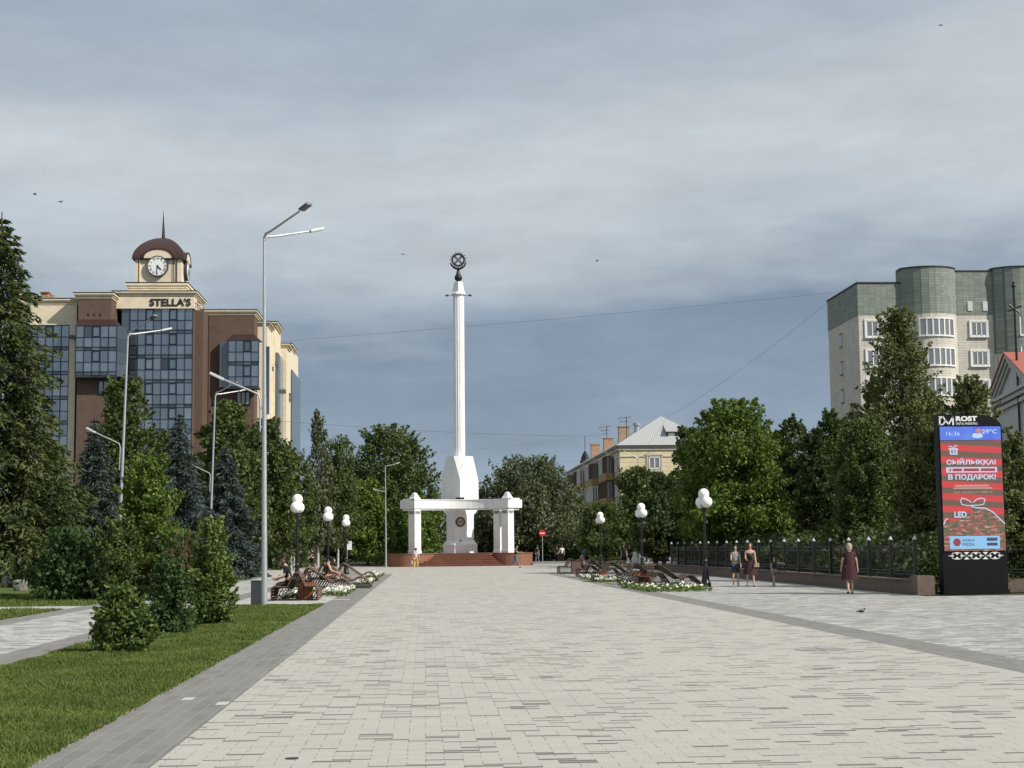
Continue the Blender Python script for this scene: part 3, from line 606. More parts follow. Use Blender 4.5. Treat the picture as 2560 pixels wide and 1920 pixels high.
def lamp_post(loc, H, lean, label, arms='tall', rb=.088):
    r = empty('lamp_post', loc); r.rotation_euler = (0, lean, 0); tag(r, label, 'street lamp', 'tall grey lamp posts')
    b = MB(); b.tube([(0,0,-.02),(0,0,H*.45),(0,0,H)], [rb, rb*.72, rb*.42], 14); b.build('pole', m_steel, r, smooth=True)
    if arms == 'tall':
        L = [((0,0,H-.05), (1.55,-2.1,.62), m_lumd, .5), ((0,0,H-.12), (1.72,.8,.52), m_lum, .5), ((-.12,0,H*.56), (-1.45,0,.72), m_lum, .5)]
    elif arms == 'both': L = [((0,0,H-.05), (1.3,0,.42), m_lum, .4), ((0,0,H*.74), (-1.1,0,.35), m_lum, .4)]
    elif arms == 'vee': L = [((0,0,H-.05), (1.75,0,.9), m_lumd, .3), ((0,0,H-.05), (-1.75,0,.95), m_lumd, .3)]
    else: L = [((0,0,H-.05), (-1.0,0,.35), m_lum, .5)]
    for (s, d, lmn, ll) in L:
        s = Vector(s); d = Vector(d); u = d.normalized(); b = MB()
        if abs(s.x) > .05: b.tube([s+Vector((0,0,-1.0)), s+Vector((0,0,-.1)), s+Vector((-.05,0,.08)), s+d*.2+Vector((0,0,.05)), s+d*.72], .028, 8); b.box(-.13, .0, -.03, .03, s.z-.9, s.z-.84); b.box(-.13, .0, -.03, .03, s.z-.35, s.z-.29)
        else: b.tube([s, s+Vector((d.x*.04, d.y*.04, .12)), s+d*.16+Vector((0,0,.06)), s+d*.75], [.045, .042, .036, .03], 8)
        a = b.build('arm', m_steel, r, smooth=True)
        c = s+d*.86; sd_ = u.cross(Vector((0,0,1))).normalized(); up = sd_.cross(u)
        b = MB(); b.obox(c, u*.34*ll*1.3, sd_*.10, up*.04); b.build('luminaire', lmn, a, bevel=.015)
    return r
lamp_post(G(661, 1516), 10.75, R_(-.35), 'tall grey lamp post nearest the camera, on the lawn edge')
c = P(303, 1380, 66.7); lamp_post((c.x-.15, 66.7, 0), 10.75, R_(1.6), 'grey lamp post rising left of the tall young maple')
c = P(522, 1380, 92.8); lamp_post((c.x, 92.8, 0), 10.75, R_(1.6), 'grey lamp post behind the lawn shrubs and the blue spruce')
c = P(965, 1380, 141); lamp_post((c.x, 141, 0), 8.9, R_(-.3), 'thin lamp post standing just left of the monument platform', 'both', .085)
c = P(1599, 1380, 150); lamp_post((c.x, 150, 0), 10.0, 0, 'lamp post with two raised arms in front of the cream house', 'vee', .085)
c = P(651, 1380, 146); lamp_post((c.x, 146, 0), 11, 0, 'distant lamp post almost hidden by the tall near post', 'one', .09)
c = P(1215, 1380, 178); lamp_post((c.x, 178, 0), 8.6, 0, 'lamp post behind the right side of the stele', 'one', .09)
# camera pole
c = P(684, 1419, 146); r = empty('camera_pole', (c.x, 146, 0)); tag(r, 'thin pale pole with security cameras and a small cabinet', 'camera pole')
b = MB(); b.tube([(0,0,0),(0,0,6.6)], [.09,.06], 10); b.build('pole', m_steel, r, smooth=True)
b = MB(); b.tube([(0,0,6.5),(.3,0,6.7),(.42,0,6.6)], .04, 6); b.ball((.42,0,6.35), .18, 12, 8); b.build('camera', m_signw, r, smooth=True)
b = MB(); b.tube([(-.05,-.05,6.5),(.1,-.35,6.6)], .09, 8); b.build('camera', m_signw, r)
b = MB(); b.box(-.42,-.1,-.2,.1,3.2,3.75); b.build('cabinet', m_signw, r, bevel=.02)
for px, Y, H, lb in ((739, 147, 3.4, 'thin pale pole seen beside the nearest left globe lamp'), (1565+95, 152, 2.6, 'thin pole near the parked dark car')):
    c = P(px, 1400, Y); b = MB(); b.tube([(0,0,0),(0,0,H)], [.07,.06], 8); o = b.build('metal_pole', m_steel, smooth=True); o.location = (c.x, Y, 0); tag(o, lb, 'pole')
# no-entry sign
c = P(1352, 1400, 154); r = empty('no_entry_sign', (c.x, 151.6, 0)); tag(r, 'round red no-entry sign with a white bar on a thin post', 'road sign')
b = MB(); b.tube([(0,0,0),(0,0,3.1)], .035, 8); b.build('post', m_steel, r)
b = MB(); b.M = Matrix.Translation((0,-.06,2.95)) @ Matrix.Rotation(math.pi/2, 4, 'X'); b.lathe((0,0,0), [(.33,-.015),(.33,.015)], 28); b.build('sign_plate', m_redsign, r)
b = MB(); b.box(-.22,.22,-.085,-.078,2.90,3.0); b.build('white_bar', m_signw, r)
c = P(872, 1385, 150); r = empty('round_sign', (c.x, 147, 0)); tag(r, 'small white sign plate beside the farthest left globe lamp', 'road sign')
b = MB(); b.tube([(0,0,0),(0,0,2.5)], .03, 8); b.build('post', m_steel, r); b = MB(); b.box(-.02,.42,-.05,-.03,1.55,2.35); b.build('sign_plate', m_signw, r, bevel=.01)
c = P(787, 1350, 142); r = empty('round_road_sign', (c.x, 142, 0)); tag(r, 'round grey back of a road sign above the walking person in black', 'road sign')
b = MB(); b.tube([(0,0,0),(0,0,3.2)], .035, 8); b.build('post', m_steel, r); b = MB(); b.M = Matrix.Translation((0,-.05,3.1)) @ Matrix.Rotation(math.pi/2, 4, 'X'); b.lathe((0,0,0), [(.34,-.015),(.34,.015)], 24); b.build('sign_plate', m_box, r)

# ------------------------------------------------------------------ benches
PA = [(0,.03),(0,.38),(.05,.43),(.50,.41),(.72,.86),(.82,.86),(1.03,.43),(1.38,.43),(1.42,.38),(1.42,.03)]
PB = [(0,.03),(0,.38),(.05,.43),(.45,.41),(.66,.84),(.76,.88),(.88,.84),(1.62,.32),(1.72,.30),(1.94,.44),(2.06,.45),(2.18,.40),(2.46,.12),(2.46,.03)]
def bench(loc, prf, L, label, rz=0, sc=1):
    r = empty('lounge_bench', loc, rz); tag(r, label, 'bench', 'slatted wooden lounge benches')
    pts = [Vector((x*sc, 0, z)) for x, z in prf]
    seg = []; tot = 0
    for a, q in zip(pts[:-1], pts[1:]): seg.append((a, q, tot)); tot += (q-a).length
    b = MB(); s = .05
    while s < tot-.04:
        for a, q, t0 in seg:
            ln = (q-a).length
            if t0 <= s < t0+ln:
                u = (q-a)/ln; c = a+u*(s-t0); nrm = Vector((-u.z, 0, u.x)); b.obox(c+Vector((0, L/2, 0))+nrm*.028, u*.037, Vector((0, L/2, 0)), nrm*.013)
        s += .097
    b.build('seat', m_wood, r)
    def hz(x):
        for a, q in zip(prf[:-1], prf[1:]):
            if a[0]*sc <= x <= q[0]*sc and q[0] > a[0]: return a[1]+(q[1]-a[1])*(x-a[0]*sc)/((q[0]-a[0])*sc)
        return 0
    for y in (0.03, L-.03):
        b = MB(); b.tube([(p.x, y, p.z) for p in pts], .02, 6); b.tube([(0, y, .05), (prf[-1][0]*sc, y, .05)], .018, 6)
        x = -.3
        while x < prf[-1][0]*sc:
            p0 = Vector((x, 0, .05)); p1 = None; st = None; q = p0.copy()
            while q.x < prf[-1][0]*sc:
                if q.x >= 0 and q.z <= hz(q.x) and st is None: st = q.copy()
                if st is not None and q.z > hz(q.x): break
                q = q+Vector((.022, 0, .034))
            if st is not None and (q-st).length > .08: b.tube([(st.x, y, st.z), (q.x, y, q.z)], .0085, 4, cap=False)
            x += .105
        b.build('side_frame', m_frame, r)
    return r
def at(px, py): g = G(px, py); return (g.x, g.y, .0)
bench(at(679, 1503), PA, 1.7, 'back-to-back slatted bench with the reading woman')
bench((P(721, 1400, 61.5).x, 61.5, 0), PB, 1.7, 'slatted chaise bench holding the lounging woman, white flowers in front')
bench((P(775, 1400, 65.2).x, 65.4, 0), PB, 1.7, 'slatted chaise bench just beyond the one with the lounging woman')
bench((P(822, 1400, 80).x, 79, 0), PB, 1.7, 'farthest slatted chaise bench on the left')
bench((P(800, 1400, 86).x-.6, 85.5, 0), PA, 1.7, 'slatted bench beside the middle left globe lamp')
bench((P(1596, 1465, 60.6).x, 60.6, 0), PB, 1.7, 'slatted chaise bench at the feet of the nearest right globe lamp')
bench((P(1556, 1457, 66.8).x, 66.8, 0), PB, 1.7, 'slatted chaise bench second from the nearest right lamp', sc=.8)
bench((P(1492, 1453, 71.5).x, 72, 0), PB, 1.7, 'slatted chaise bench in the middle of the right row, flowers in front')
bench((P(1448, 1441, 83).x, 83, 0), PB, 1.7, 'slatted chaise bench left of the orange bin', sc=.9)
bench((P(1400, 1432, 95).x, 95, 0), PB, 1.7, 'farthest slatted bench of the right row with the man in a cap', sc=.95)
def bin_(loc, w_, h_, label, m=None, bag=False):
    r = empty('litter_bin', loc); tag(r, label, 'litter bin'); b = MB(); n = 5
    for k in range(n):
        x = -w_/2 + w_*(k+.5)/n; b.box(x-w_/n*.45, x+w_/n*.45, -w_/2-.02, -w_/2, .03, h_); b.box(x-w_/n*.45, x+w_/n*.45, w_/2, w_/2+.02, .03, h_)
        b.box(-w_/2-.02, -w_/2, x-w_/n*.45, x+w_/n*.45, .03, h_); b.box(w_/2, w_/2+.02, x-w_/n*.45, x+w_/n*.45, .03, h_)
    b.build('board_panel', m or m_wood2, r)
    b = MB(); b.lathe((0,0,0), [(w_*.45,.02),(w_*.46,h_-.03),(w_*.40,h_-.03),(w_*.38,.1)], 14, cap=False); b.box(-w_/2-.03, w_/2+.03, -w_/2-.03, -w_/2-.022, h_-.04, h_+.01); b.build('liner', m_black, r)
    if bag: b = MB(); b.lathe((0,0,0), [(w_*.5,h_-.08),(w_*.56,h_),(w_*.48,h_+.06),(w_*.2,h_+.03)], 12, wave=lambda a, j: .08*math.sin(5*a+j)); b.build('bin_bag', m_black, r, smooth=True)
    return r
g = at(757, 1499); bin_((P(757, 1400, 50.1).x, 51.2, 0), .42, .62, 'orange-brown boarded bin inside the bench with the reading woman')
bin_((P(1489, 1444, 80).x, 76.5, 0), .34, .58, 'orange boarded bin between two right benches')
bin_((P(1617, 1464, 61).x, 62, 0), .46, .62, 'orange boarded bin showing through the nearest right bench')
bin_((P(1440, 1432, 93).x, 93, 0), .5, .8, 'dark brown boarded bin with a black bag at the far right bench', m_wood, True)
g = G(642, 1514); r = empty('metal_cabinet', (g.x, g.y+.1, 0)); tag(r, 'plain dark grey box standing against the tall near lamp post', 'cabinet')
b = MB(); b.box(-.17, .17, -.15, .18, .0, .70); b.build('casing', m_box, r, bevel=.01); b = MB(); b.box(-.18, .18, -.16, .19, .702, .72); b.build('lid', m_box, r)
c = P(636, 1400, 140); r = empty('waste_bin', (c.x, 140, 0)); tag(r, 'dark distant bin under the left trees', 'litter bin'); b = MB(); b.box(-.3,.3,-.25,.25,.05,.95); b.build('bin_body', m_box, r, bevel=.03); b = MB(); b.box(-.33,.33,-.28,.28,.955,1.05); b.build('lid', m_dark, r)
for px, lb in ((680, 'reddish planter box left of the birches'), (694, 'reddish planter box below the birches')):
    c = P(px, 1400, 150); b = MB(); b.lathe((0,0,0), [(.35,0),(.42,.65),(.46,.68),(.46,.74),(.38,.74),(.36,.5)], 4, a0=.785); o = b.build('planter', m_granite); o.location = (c.x, 150, 0); tag(o, lb, 'planter', 'planters under the left trees')
# flower beds
m_petal = leafmat('white_petals', [(.62, .60, .52), (.78, .77, .70), (.82, .80, .70)], .2); m_fl = lm_shrubd
def flowers(px0, px1, py0, py1, n, label, dens=1.0, lm=None):
    a = G(px0, py1); c = G(px1, py1); d = G(px0, py0); nf = n
    x = rng.uniform(a.x, c.x, nf); y = rng.uniform(a.y, d.y, nf)
    r = empty('flower_bed', ((a.x+c.x)/2, a.y, 0)); tag(r, label, 'flower bed'); o3 = np.array([(a.x+c.x)/2, a.y, 0])
    V, Fc = leaves(np.stack([x, y, rng.uniform(.02, .16, nf)], 1)-o3, .13); tri_mesh('leaves', V, Fc, lm or lm_shrub, r)
    m = int(nf*.5*dens); x = rng.uniform(a.x, c.x, m); y = rng.uniform(a.y, d.y, m); V, Fc = leaves(np.stack([x, y, rng.uniform(.13, .24, m)], 1)-o3, .12, .95, 1.0); tri_mesh('blossoms', V, Fc, m_petal, r)
flowers(800, 864, 1478, 1492, 700, 'white flower bed right of the reading woman')
flowers(905, 946, 1437, 1447, 600, 'white flower bed at the far end of the left benches')
flowers(875, 922, 1456, 1465, 450, 'small white flower patch at the foot of the far left chaise')
flowers(1497, 1560, 1447, 1457, 800, 'creamy flower bed before the middle right chaise')
flowers(1562, 1600, 1446, 1461, 400, 'narrow flower strip between two right chaises', .8)
flowers(1612, 1800, 1467, 1481, 2400, 'green strip with a few white flowers below the nearest right lamp', .12)
flowers(692, 745, 1478, 1502, 400, 'white flowers growing under the bench of the reading woman')

# ------------------------------------------------------------------ fence
FX = 15.45
b = MB(); b.box(FX-.2, FX+.2, 48.9, 101, 0, .42); b.box(FX-.24, FX+.24, 48.9, 101, .422, .47); r = empty('plinth_wall', (FX, 50, 0)); tag(r, 'low pinkish stone plinth wall under the iron fence', 'wall'); b.build('wall_body', m_plinth, r, world=True)
b = MB(); b.box(FX-.27, FX+.27, 48.2, 48.9, 0, .60); b.build('end_pier', m_plinth, r, world=True)
b = MB(); b.box(18.6, 40, 50.5, 50.9, 0, .42); o = b.build('plinth_wall', m_plinth); tag(o, 'stone plinth wall continuing right of the advertising pylon', 'wall')
y = 49.0; posts = []
r = empty('iron_fence', (FX, 49, .47)); tag(r, 'black iron fence with pale pointed post caps along the walkway', 'fence')
def fence_piece(r, pts, n, m):
    for i in range(n):
        x, yy = pts(i); b = MB(); b.box(x-.05, x+.05, yy-.05, yy+.05, .47, 1.72); b.build('post', m_black, r, world=True)
        b = MB(); b.lathe((x, yy, 0), [(.075,1.722),(.075,1.75),(.012,1.85)], 10); b.build('post_cap', m_steel, r, world=True)
    b = MB()
    for i in range(n-1):
        (x0, y0), (x1, y1) = pts(i), pts(i+1)
        for z in (.62, .72, 1.35, 1.5): b.tube([(x0, y0, z), (x1, y1, z)], .016, 4)
        for k in range(1, m):
            f = k/m; b.tube([(x0+(x1-x0)*f, y0+(y1-y0)*f, .52), (x0+(x1-x0)*f, y0+(y1-y0)*f, 1.6)], .008, 4)
    b.build('rail_panel', m_black, r, world=True)
fence_piece(r, lambda i: (FX, 49.2+2.6*i), 20, 16)
r = empty('iron_fence', (19, 50.7, .47)); tag(r, 'black iron fence section right of the advertising pylon', 'fence')
fence_piece(r, lambda i: (18.7+2.4*i, 50.7), 4, 16)
# ------------------------------------------------------------------ lettering
def text_geo(s, offset=0.0):
    cu = bpy.data.curves.new('t', 'FONT'); cu.body = s; cu.offset = offset; cu.resolution_u = 3
    o = bpy.data.objects.new('t', cu); col.objects.link(o); dg = bpy.context.evaluated_depsgraph_get()
    me = bpy.data.meshes.new_from_object(o.evaluated_get(dg)); vs = [tuple(v.co) for v in me.vertices]; fs = [tuple(p.vertices) for p in me.polygons]
    bpy.data.objects.remove(o); bpy.data.curves.remove(cu); bpy.data.meshes.remove(me)
    xs = [v[0] for v in vs]; ys = [v[1] for v in vs]; x0, x1, y0, y1 = min(xs), max(xs), min(ys), max(ys)
    return [((v[0]-x0)/(x1-x0), (v[1]-y0)/(y1-y0)) for v in vs], fs
def put_text(b, s, fn, offset=0.0):
    vs, fs = text_geo(s, offset); b.add([fn(u, v) for u, v in vs], fs)
def wall_text(b, s, x0, x1, z0, z1, Y, offset=.02, depth=0):
    put_text(b, s, lambda u, v: (x0+(x1-x0)*u, Y, z0+(z1-z0)*v), offset)
    if depth: put_text(b, s, lambda u, v: (x0+(x1-x0)*u, Y+depth, z0+(z1-z0)*v), offset)

# ------------------------------------------------------------------ advertising pylon
def glow(name, c, s=1.0, grid=True):
    k = new_mat(name)
    sp = k.N('ShaderNodeSeparateXYZ'); k.link(k.pos(), sp.inputs[0])
    if grid:
        a = k.M('GREATER_THAN', k.M('FRACT', k.M('MULTIPLY', sp.outputs[0], 26)), .25); d = k.M('GREATER_THAN', k.M('FRACT', k.M('MULTIPLY', sp.outputs[2], 26)), .25)
        f = k.M('MULTIPLY_ADD', k.M('MULTIPLY', a, d), .35, .65)
        cc = k.mix(f, (0, 0, 0), c)
    else: cc = k.mix(0.0, c, c)
    k.out((.02, .02, .02), .5, 0, .3, emit=cc, est=s); return k.m
k = new_mat('led_red_bands'); sp = k.N('ShaderNodeSeparateXYZ'); k.link(k.pos(), sp.inputs[0])
f = k.M('MULTIPLY_ADD', k.M('SINE', k.M('ADD', k.M('MULTIPLY', sp.outputs[2], 16.3), k.M('MULTIPLY', sp.outputs[0], .9))), 1.6, .5, clamp=True)
g1 = k.M('GREATER_THAN', k.M('FRACT', k.M('MULTIPLY', sp.outputs[0], 26)), .25); g2 = k.M('GREATER_THAN', k.M('FRACT', k.M('MULTIPLY', sp.outputs[2], 26)), .25)
k.out((.02, .02, .02), .5, 0, .3, emit=k.mix(k.M('MULTIPLY_ADD', k.M('MULTIPLY', g1, g2), .35, .65), (0, 0, 0), k.mix(f, (.17, .105, .075), (.70, .055, .06))), est=.95); m_red = k.m
k = new_mat('led_blue'); sp = k.N('ShaderNodeSeparateXYZ'); k.link(k.pos(), sp.inputs[0]); n = k.noise(1.3, 1, .5, k.pos())
k.out((.02, .02, .02), .5, 0, .3, emit=k.mix(n, (.05, .06, .75), (.15, .35, .80)), est=.9); m_blue = k.m
k = new_mat('led_food_picture'); mp = k.N('ShaderNodeMapping'); mp.inputs['Scale'].default_value = (3.2, 1, 10); k.link(k.pos(), mp.inputs[0]); n = k.noise(1.5, 3, .7, mp.outputs[0])
rp = k.N('ShaderNodeValToRGB'); k.link(n, rp.inputs[0]); r_ = rp.color_ramp; r_.elements[0].position = .35; r_.elements[0].color = (.04, .09, .05, 1); r_.elements[1].position = .68; r_.elements[1].color = (.55, .42, .38, 1)
e = r_.elements.new(.46); e.color = (.09, .14, .08, 1); e = r_.elements.new(.54); e.color = (.40, .06, .05, 1)
k.out((.02, .02, .02), .5, 0, .3, emit=rp.outputs[0], est=.9); m_food = k.m
m_lw = glow('led_pale_blue', (.58, .78, .98), .95); m_lp = glow('led_pink_white', (.80, .62, .80), .9); m_lt = glow('led_dim_text', (.55, .40, .36), .8, False); m_lc = glow('led_card_blue', (.30, .62, .95), .95); m_ld = glow('led_dark', (.05, .07, .12), .8, False); m_lr = glow('led_dark_red', (.34, .05, .06), .8, False); m_lo = glow('led_orange', (.75, .32, .22), .8)
m_paint = mat('white_lettering_paint', (.78, .80, .78), .5, var=.02)
YB = 48.6; BX0 = P(2361, 1487, YB).x; BX1 = P(2522, 1487, YB).x; BW = BX1-BX0; BH = P(2350, 1035, YB).z
m_pyl = mat('black_pylon_casing', (.005, .005, .007), .55, 0, var=.1, spec=.2)
r = empty('advertising_pylon', ((BX0+BX1)/2, YB, 0)); tag(r, 'tall black advertising pylon with a red and blue led screen', 'pylon')
def bz(y): return (1558-y)/1448*BH
def bx_(x, y=800): return BX0+(x-(303+(y-110)*.031))/520*BW
b = MB(); out = [(BX0, 0), (BX1, 0), (BX1, bz(222))]
for i in range(11):
    a = math.pi/2*i/10; out.append((BX1-BW*.36+BW*.36*math.cos(a), bz(222)+(bz(118)-bz(222))*math.sin(a)))
out += [(BX0, bz(112))]; b.prism(out, 'y', YB, YB+.42); b.box(BX0-.03, BX1+.03, YB-.03, YB+.45, .0, .07)
b.build('casing', m_pyl, r, world=True)
S0 = BX0+.05; S1 = BX1-.05
b = MB(); b.box(S0, S1, YB-.03, YB-.003, bz(322), bz(214)); b.build('weather_screen', m_blue, r, world=True)
sc_ = MB(); sc_.box(S0, S1, YB-.03, YB-.003, bz(1212), bz(326)); scr = sc_.build('screen', m_red, r, world=True)
def scx(x): return S0+(x-335)/(830-335)*(S1-S0)   # mid-height zoom px to x
T1 = YB-.034; T2 = YB-.038; T3 = YB-.042
b = MB(); wall_text(b, 'ROST', scx(470), scx(645), bz(170), bz(128), YB-.004, .05); wall_text(b, 'DIGITAL MARKETING', scx(470), scx(645), bz(198), bz(180), YB-.004, .01)
x0, x1, z0, z1 = scx(330), scx(455), bz(198), bz(130)
def zz(u): return z0+(z1-z0)*u
def xx_(u): return x0+(x1-x0)*u
t = .022
for p, q, ww in (((.06, .0), (.06, .72), .028), ((.02, .04), (.28, .04), .022), ((.28, .05), (.44, .5), .026), ((.44, .5), (.30, .93), .026), ((.30, .94), (.08, .94), .022), ((.44, .55), (.64, .06), .028), ((.64, .06), (.94, .95), .028), ((.93, 0), (.93, .95), .03), ((.02, .95), (.16, .76), .014)):
    pv = Vector((xx_(p[0]), YB-.006, zz(p[1]))); qv = Vector((xx_(q[0]), YB-.006, zz(q[1]))); d = (qv-pv); u = d.normalized(); nn = Vector((-u.z, 0, u.x)); b.obox((pv+qv)/2, d/2+u*.01, Vector((0, .003, 0)), nn*ww*.8)
b.build('logo', m_paint, r, world=True, fixn=False)
b = MB(); wall_text(b, '16:36', scx(385), scx(495), bz(287), bz(254), T1, .0); wall_text(b, '29°C', scx(675), scx(800), bz(272), bz(236), T1, .02)
for cx, cy, rx, rz_ in ((640, 292, 44, 16), (622, 282, 26, 14), (655, 280, 24, 12)):
    b.add([(scx(cx)+(scx(rx)-scx(0))*math.cos(a*.3927), T1, bz(cy)+(bz(0)-bz(rz_))*math.sin(a*.3927)) for a in range(16)], [tuple(range(16))])
b.build('screen_text', m_lw, r, world=True, fixn=False)
b = MB(); b.add([(scx(650)+.10*math.cos(a*.5236), T1+.002, bz(248)+.07*math.sin(a*.5236)) for a in range(12)], [tuple(range(12))]); b.build('sun_icon', m_lo, r, world=True, fixn=False)
b = MB(); wall_text(b, 'СЫЙЛЫҚҚА!', scx(378), scx(780), bz(528), bz(470), T1, .03); wall_text(b, 'В ПОДАРОК!', scx(388), scx(775), bz(650), bz(598), T1, .03)
wall_text(b, 'LED', scx(425), scx(525), bz(945), bz(898), T3, .03)
def stroke(b, pts, ww, Y):
    for p, q in zip(pts[:-1], pts[1:]):
        pv = Vector((scx(p[0]), Y, bz(p[1]))); qv = Vector((scx(q[0]), Y, bz(q[1]))); d = qv-pv; u = d.normalized(); nn = Vector((-u.z, 0, u.x)); b.obox((pv+qv)/2, d/2+u*ww*.3, Vector((0, .0015, 0)), nn*ww)
stroke(b, [(570, 825), (520, 795), (492, 790), (478, 812), (492, 842), (540, 850), (580, 848), (640, 846), (668, 838), (680, 800), (650, 790), (610, 800), (585, 825)], .013, T1)
stroke(b, [(565, 855), (600, 868), (680, 872), (740, 905), (790, 955), (832, 998)], .016, T2)
stroke(b, [(336, 1000), (350, 965), (370, 952)], .016, T2)
b.build('screen_text', m_lw, scr, fixn=False); b = MB()
for (xa, xb, ya, yb) in ((400, 475, 388, 400), (408, 420, 404, 436), (432, 446, 404, 436), (456, 470, 402, 434), (410, 470, 432, 440)): b.box(scx(xa), scx(xb), T1-.003, T1, bz(yb), bz(ya))
stroke(b, [(436, 386), (415, 372), (402, 376)], .012, T1); stroke(b, [(440, 386), (455, 366), (472, 372)], .012, T1)
b.build('gift_icon', m_lw, scr, fixn=False)
b = MB(); b.box(scx(372), scx(788), T1-.003, T1, bz(585), bz(540)); o = b.build('text_pill', m_lp, scr)
b = MB()
for xa, xb in ((400, 412), (425, 500), (515, 640), (655, 770)): b.box(scx(xa), scx(xb), T2-.003, T2, bz(574), bz(553))
b.build('blurred_text_bar', m_lr, scr)
b = MB(); b.box(scx(440), scx(715), T1-.002, T1, bz(697), bz(684)); b.box(scx(425), scx(742), T1-.002, T1, bz(716), bz(705)); wall_text(b, 'при заказе от 5700 тг', scx(425), scx(742), bz(756), bz(735), T1, .0); b.build('small_text', m_lt, scr, fixn=False)
b = MB(); pl = [(334, 1212), (334, 1000), (365, 965), (430, 975), (560, 930), (575, 865), (680, 872), (760, 915), (832, 998), (832, 1212)]
b.prism([(scx(x), bz(y)) for x, y in pl], 'y', YB-.033, YB-.031); b.build('food_picture', m_food, scr)
b = MB(); b.box(scx(380), scx(785), T2-.003, T2, bz(1196), bz(1094)); b.build('info_card', m_lc, scr, bevel=.002)
b = MB(); b.add([(scx(437)+.125*math.cos(a*.2618), T3-.002, bz(1143)+.125*math.sin(a*.2618)) for a in range(24)], [tuple(range(24))]); b.build('round_badge', m_lr, scr, fixn=False)
b = MB(); wall_text(b, 'DODO', scx(482), scx(582), bz(1138), bz(1118), T3, .03); wall_text(b, 'PIZZA', scx(482), scx(582), bz(1170), bz(1150), T3, .03)
b.box(scx(680), scx(765), T3-.002, T3, bz(1134), bz(1108)); b.box(scx(680), scx(765), T3-.002, T3, bz(1172), bz(1148)); b.build('card_text', m_ld, scr, fixn=False)
# ornament strip of white horn scrolls
b = MB(); ox0, ox1, oz0, oz1 = scx(360), scx(820), bz(1279), bz(1222); oc = (oz0+oz1)/2; oh = (oz1-oz0)/2; nU = 6; uw = (ox1-ox0)/nU
for i in range(nU):
    cx = ox0+uw*(i+.5); s = 1 if i % 2 else -1
    for sg in (1, -1):
        pts = []
        for a in range(9): t_ = a/8*math.pi*1.25; pts.append(Vector((cx-s*uw*.2-s*.07*math.cos(t_), YB-.006, oc+sg*(oh*.5+oh*.42*math.sin(t_)-.01))))
        pts.append(Vector((cx+s*uw*.46, YB-.006, oc)))
        for p, q in zip(pts[:-1], pts[1:]):
            d = q-p; u = d.normalized(); b.obox((p+q)/2, d/2+u*.006, Vector((0, .002, 0)), Vector((-u.z, 0, u.x))*.011)
    b.box(cx-uw*.16, cx+uw*.16, YB-.008, YB-.004, oc-.012, oc+.012); b.box(cx-s*uw*.05-.012, cx-s*uw*.05+.012, YB-.0085, YB-.0035, oc-oh*.4, oc+oh*.4)
    if i % 2 == 0 and i < nU-1 or i % 2: b.prism([(cx+uw*.5-.09, oz1), (cx+uw*.5+.09, oz1), (cx+uw*.5, oc+.03)], 'y', YB-.008, YB-.004) if i < nU-1 else None; b.prism([(cx+uw*.5-.09, oz0), (cx+uw*.5, oc-.03), (cx+uw*.5+.09, oz0)], 'y', YB-.008, YB-.004) if i < nU-1 else None
b.build('ornament', m_paint, r, world=True, fixn=False)

# ------------------------------------------------------------------ monument
YM = 146.0; MX = P(1150, 1300, YM).x
def mz(y, Y=YM, x=1150): return P(x, y, Y).z
mon = empty('monument', (MX, YM, 0)); tag(mon, 'white stone stele with tall column, curved beam on pillars and red-brown stepped base', 'monument')
PZ = mz(1383, 140)
DL = P(969, 1400, 141).x+2.15; DR = P(1334, 1400, 141).x-1.75
b = MB(); b.lathe((DL, 142.4, 0), [(2.15, 0), (2.15, PZ-.06), (2.2, PZ-.06), (2.2, PZ)], 40); b.build('planter_drum', m_granite, mon, world=True, smooth=True)
b = MB(); b.lathe((DR, 142.2, 0), [(1.75, 0), (1.75, PZ-.06), (1.8, PZ-.06), (1.8, PZ)], 40); b.build('planter_drum', m_granite, mon, world=True, smooth=True)
b = MB(); b.box(DL, DR, 142.05, 148.5, 0, PZ-.01); b.build('platform', m_granite, mon, world=True)
b = MB(); sx0, sx1 = P(1047, 1414, 140).x, P(1255, 1414, 140).x; tx0, tx1 = P(1081, 1383, 142).x, P(1224, 1383, 142).x
for i in range(7):
    f = i/6; xa = sx0+(tx0-sx0)*f; xb = sx1+(tx1-sx1)*f; y0 = 139.95+.3*i
    b.box(xa, xb, y0, 142.048, PZ*i/7+(.0 if i == 0 else .002), PZ*(i+1)/7-.045); b.box(xa-.05, xb+.05, y0-.06, 142.046, PZ*(i+1)/7-.044, PZ*(i+1)/7)
b.build('steps', m_granite, mon, world=True)
def octa(D, c, z, x=MX, y=YM):
    e = D-c; return [(x+p, y+q, z) for p, q in ((-c,-e),(c,-e),(e,-c),(e,c),(c,e),(-c,e),(-e,c),(-e,-c))]
b = MB(); b.loft([octa(2.12,.55,PZ), octa(2.12,.55,mz(1361)), octa(1.80,.55,mz(1351)), octa(1.80,.55,mz(1288)), octa(1.74,.003,mz(1272)), octa(1.74,.003,mz(1203)), octa(1.78,.56,mz(1142))])
b.build('stele_body', m_white, mon, world=True)
b = MB()
zc0, zc1 = mz(1136), mz(740)
b.lathe((MX, YM, 0), [(.50, mz(1142)), (.50, zc0)], 16); n = 32
rr_ = [[(MX+(.53 if k % 2 else .495)*math.cos(2*math.pi*k/n), YM+(.53 if k % 2 else .495)*math.sin(2*math.pi*k/n), z) for k in range(n)] for z in (zc0, zc1)]
b.loft(rr_); b.build('column', m_white, mon, world=True)
b = MB(); z0 = zc1; b.loft([octa(.72,.21,z0, MX, YM), octa(.92,.27,z0+.08), octa(.92,.27,z0+.22), octa(.62,.05,z0+.36), octa(.40,.005,mz(705))]); b.build('capital', m_white, mon, world=True)
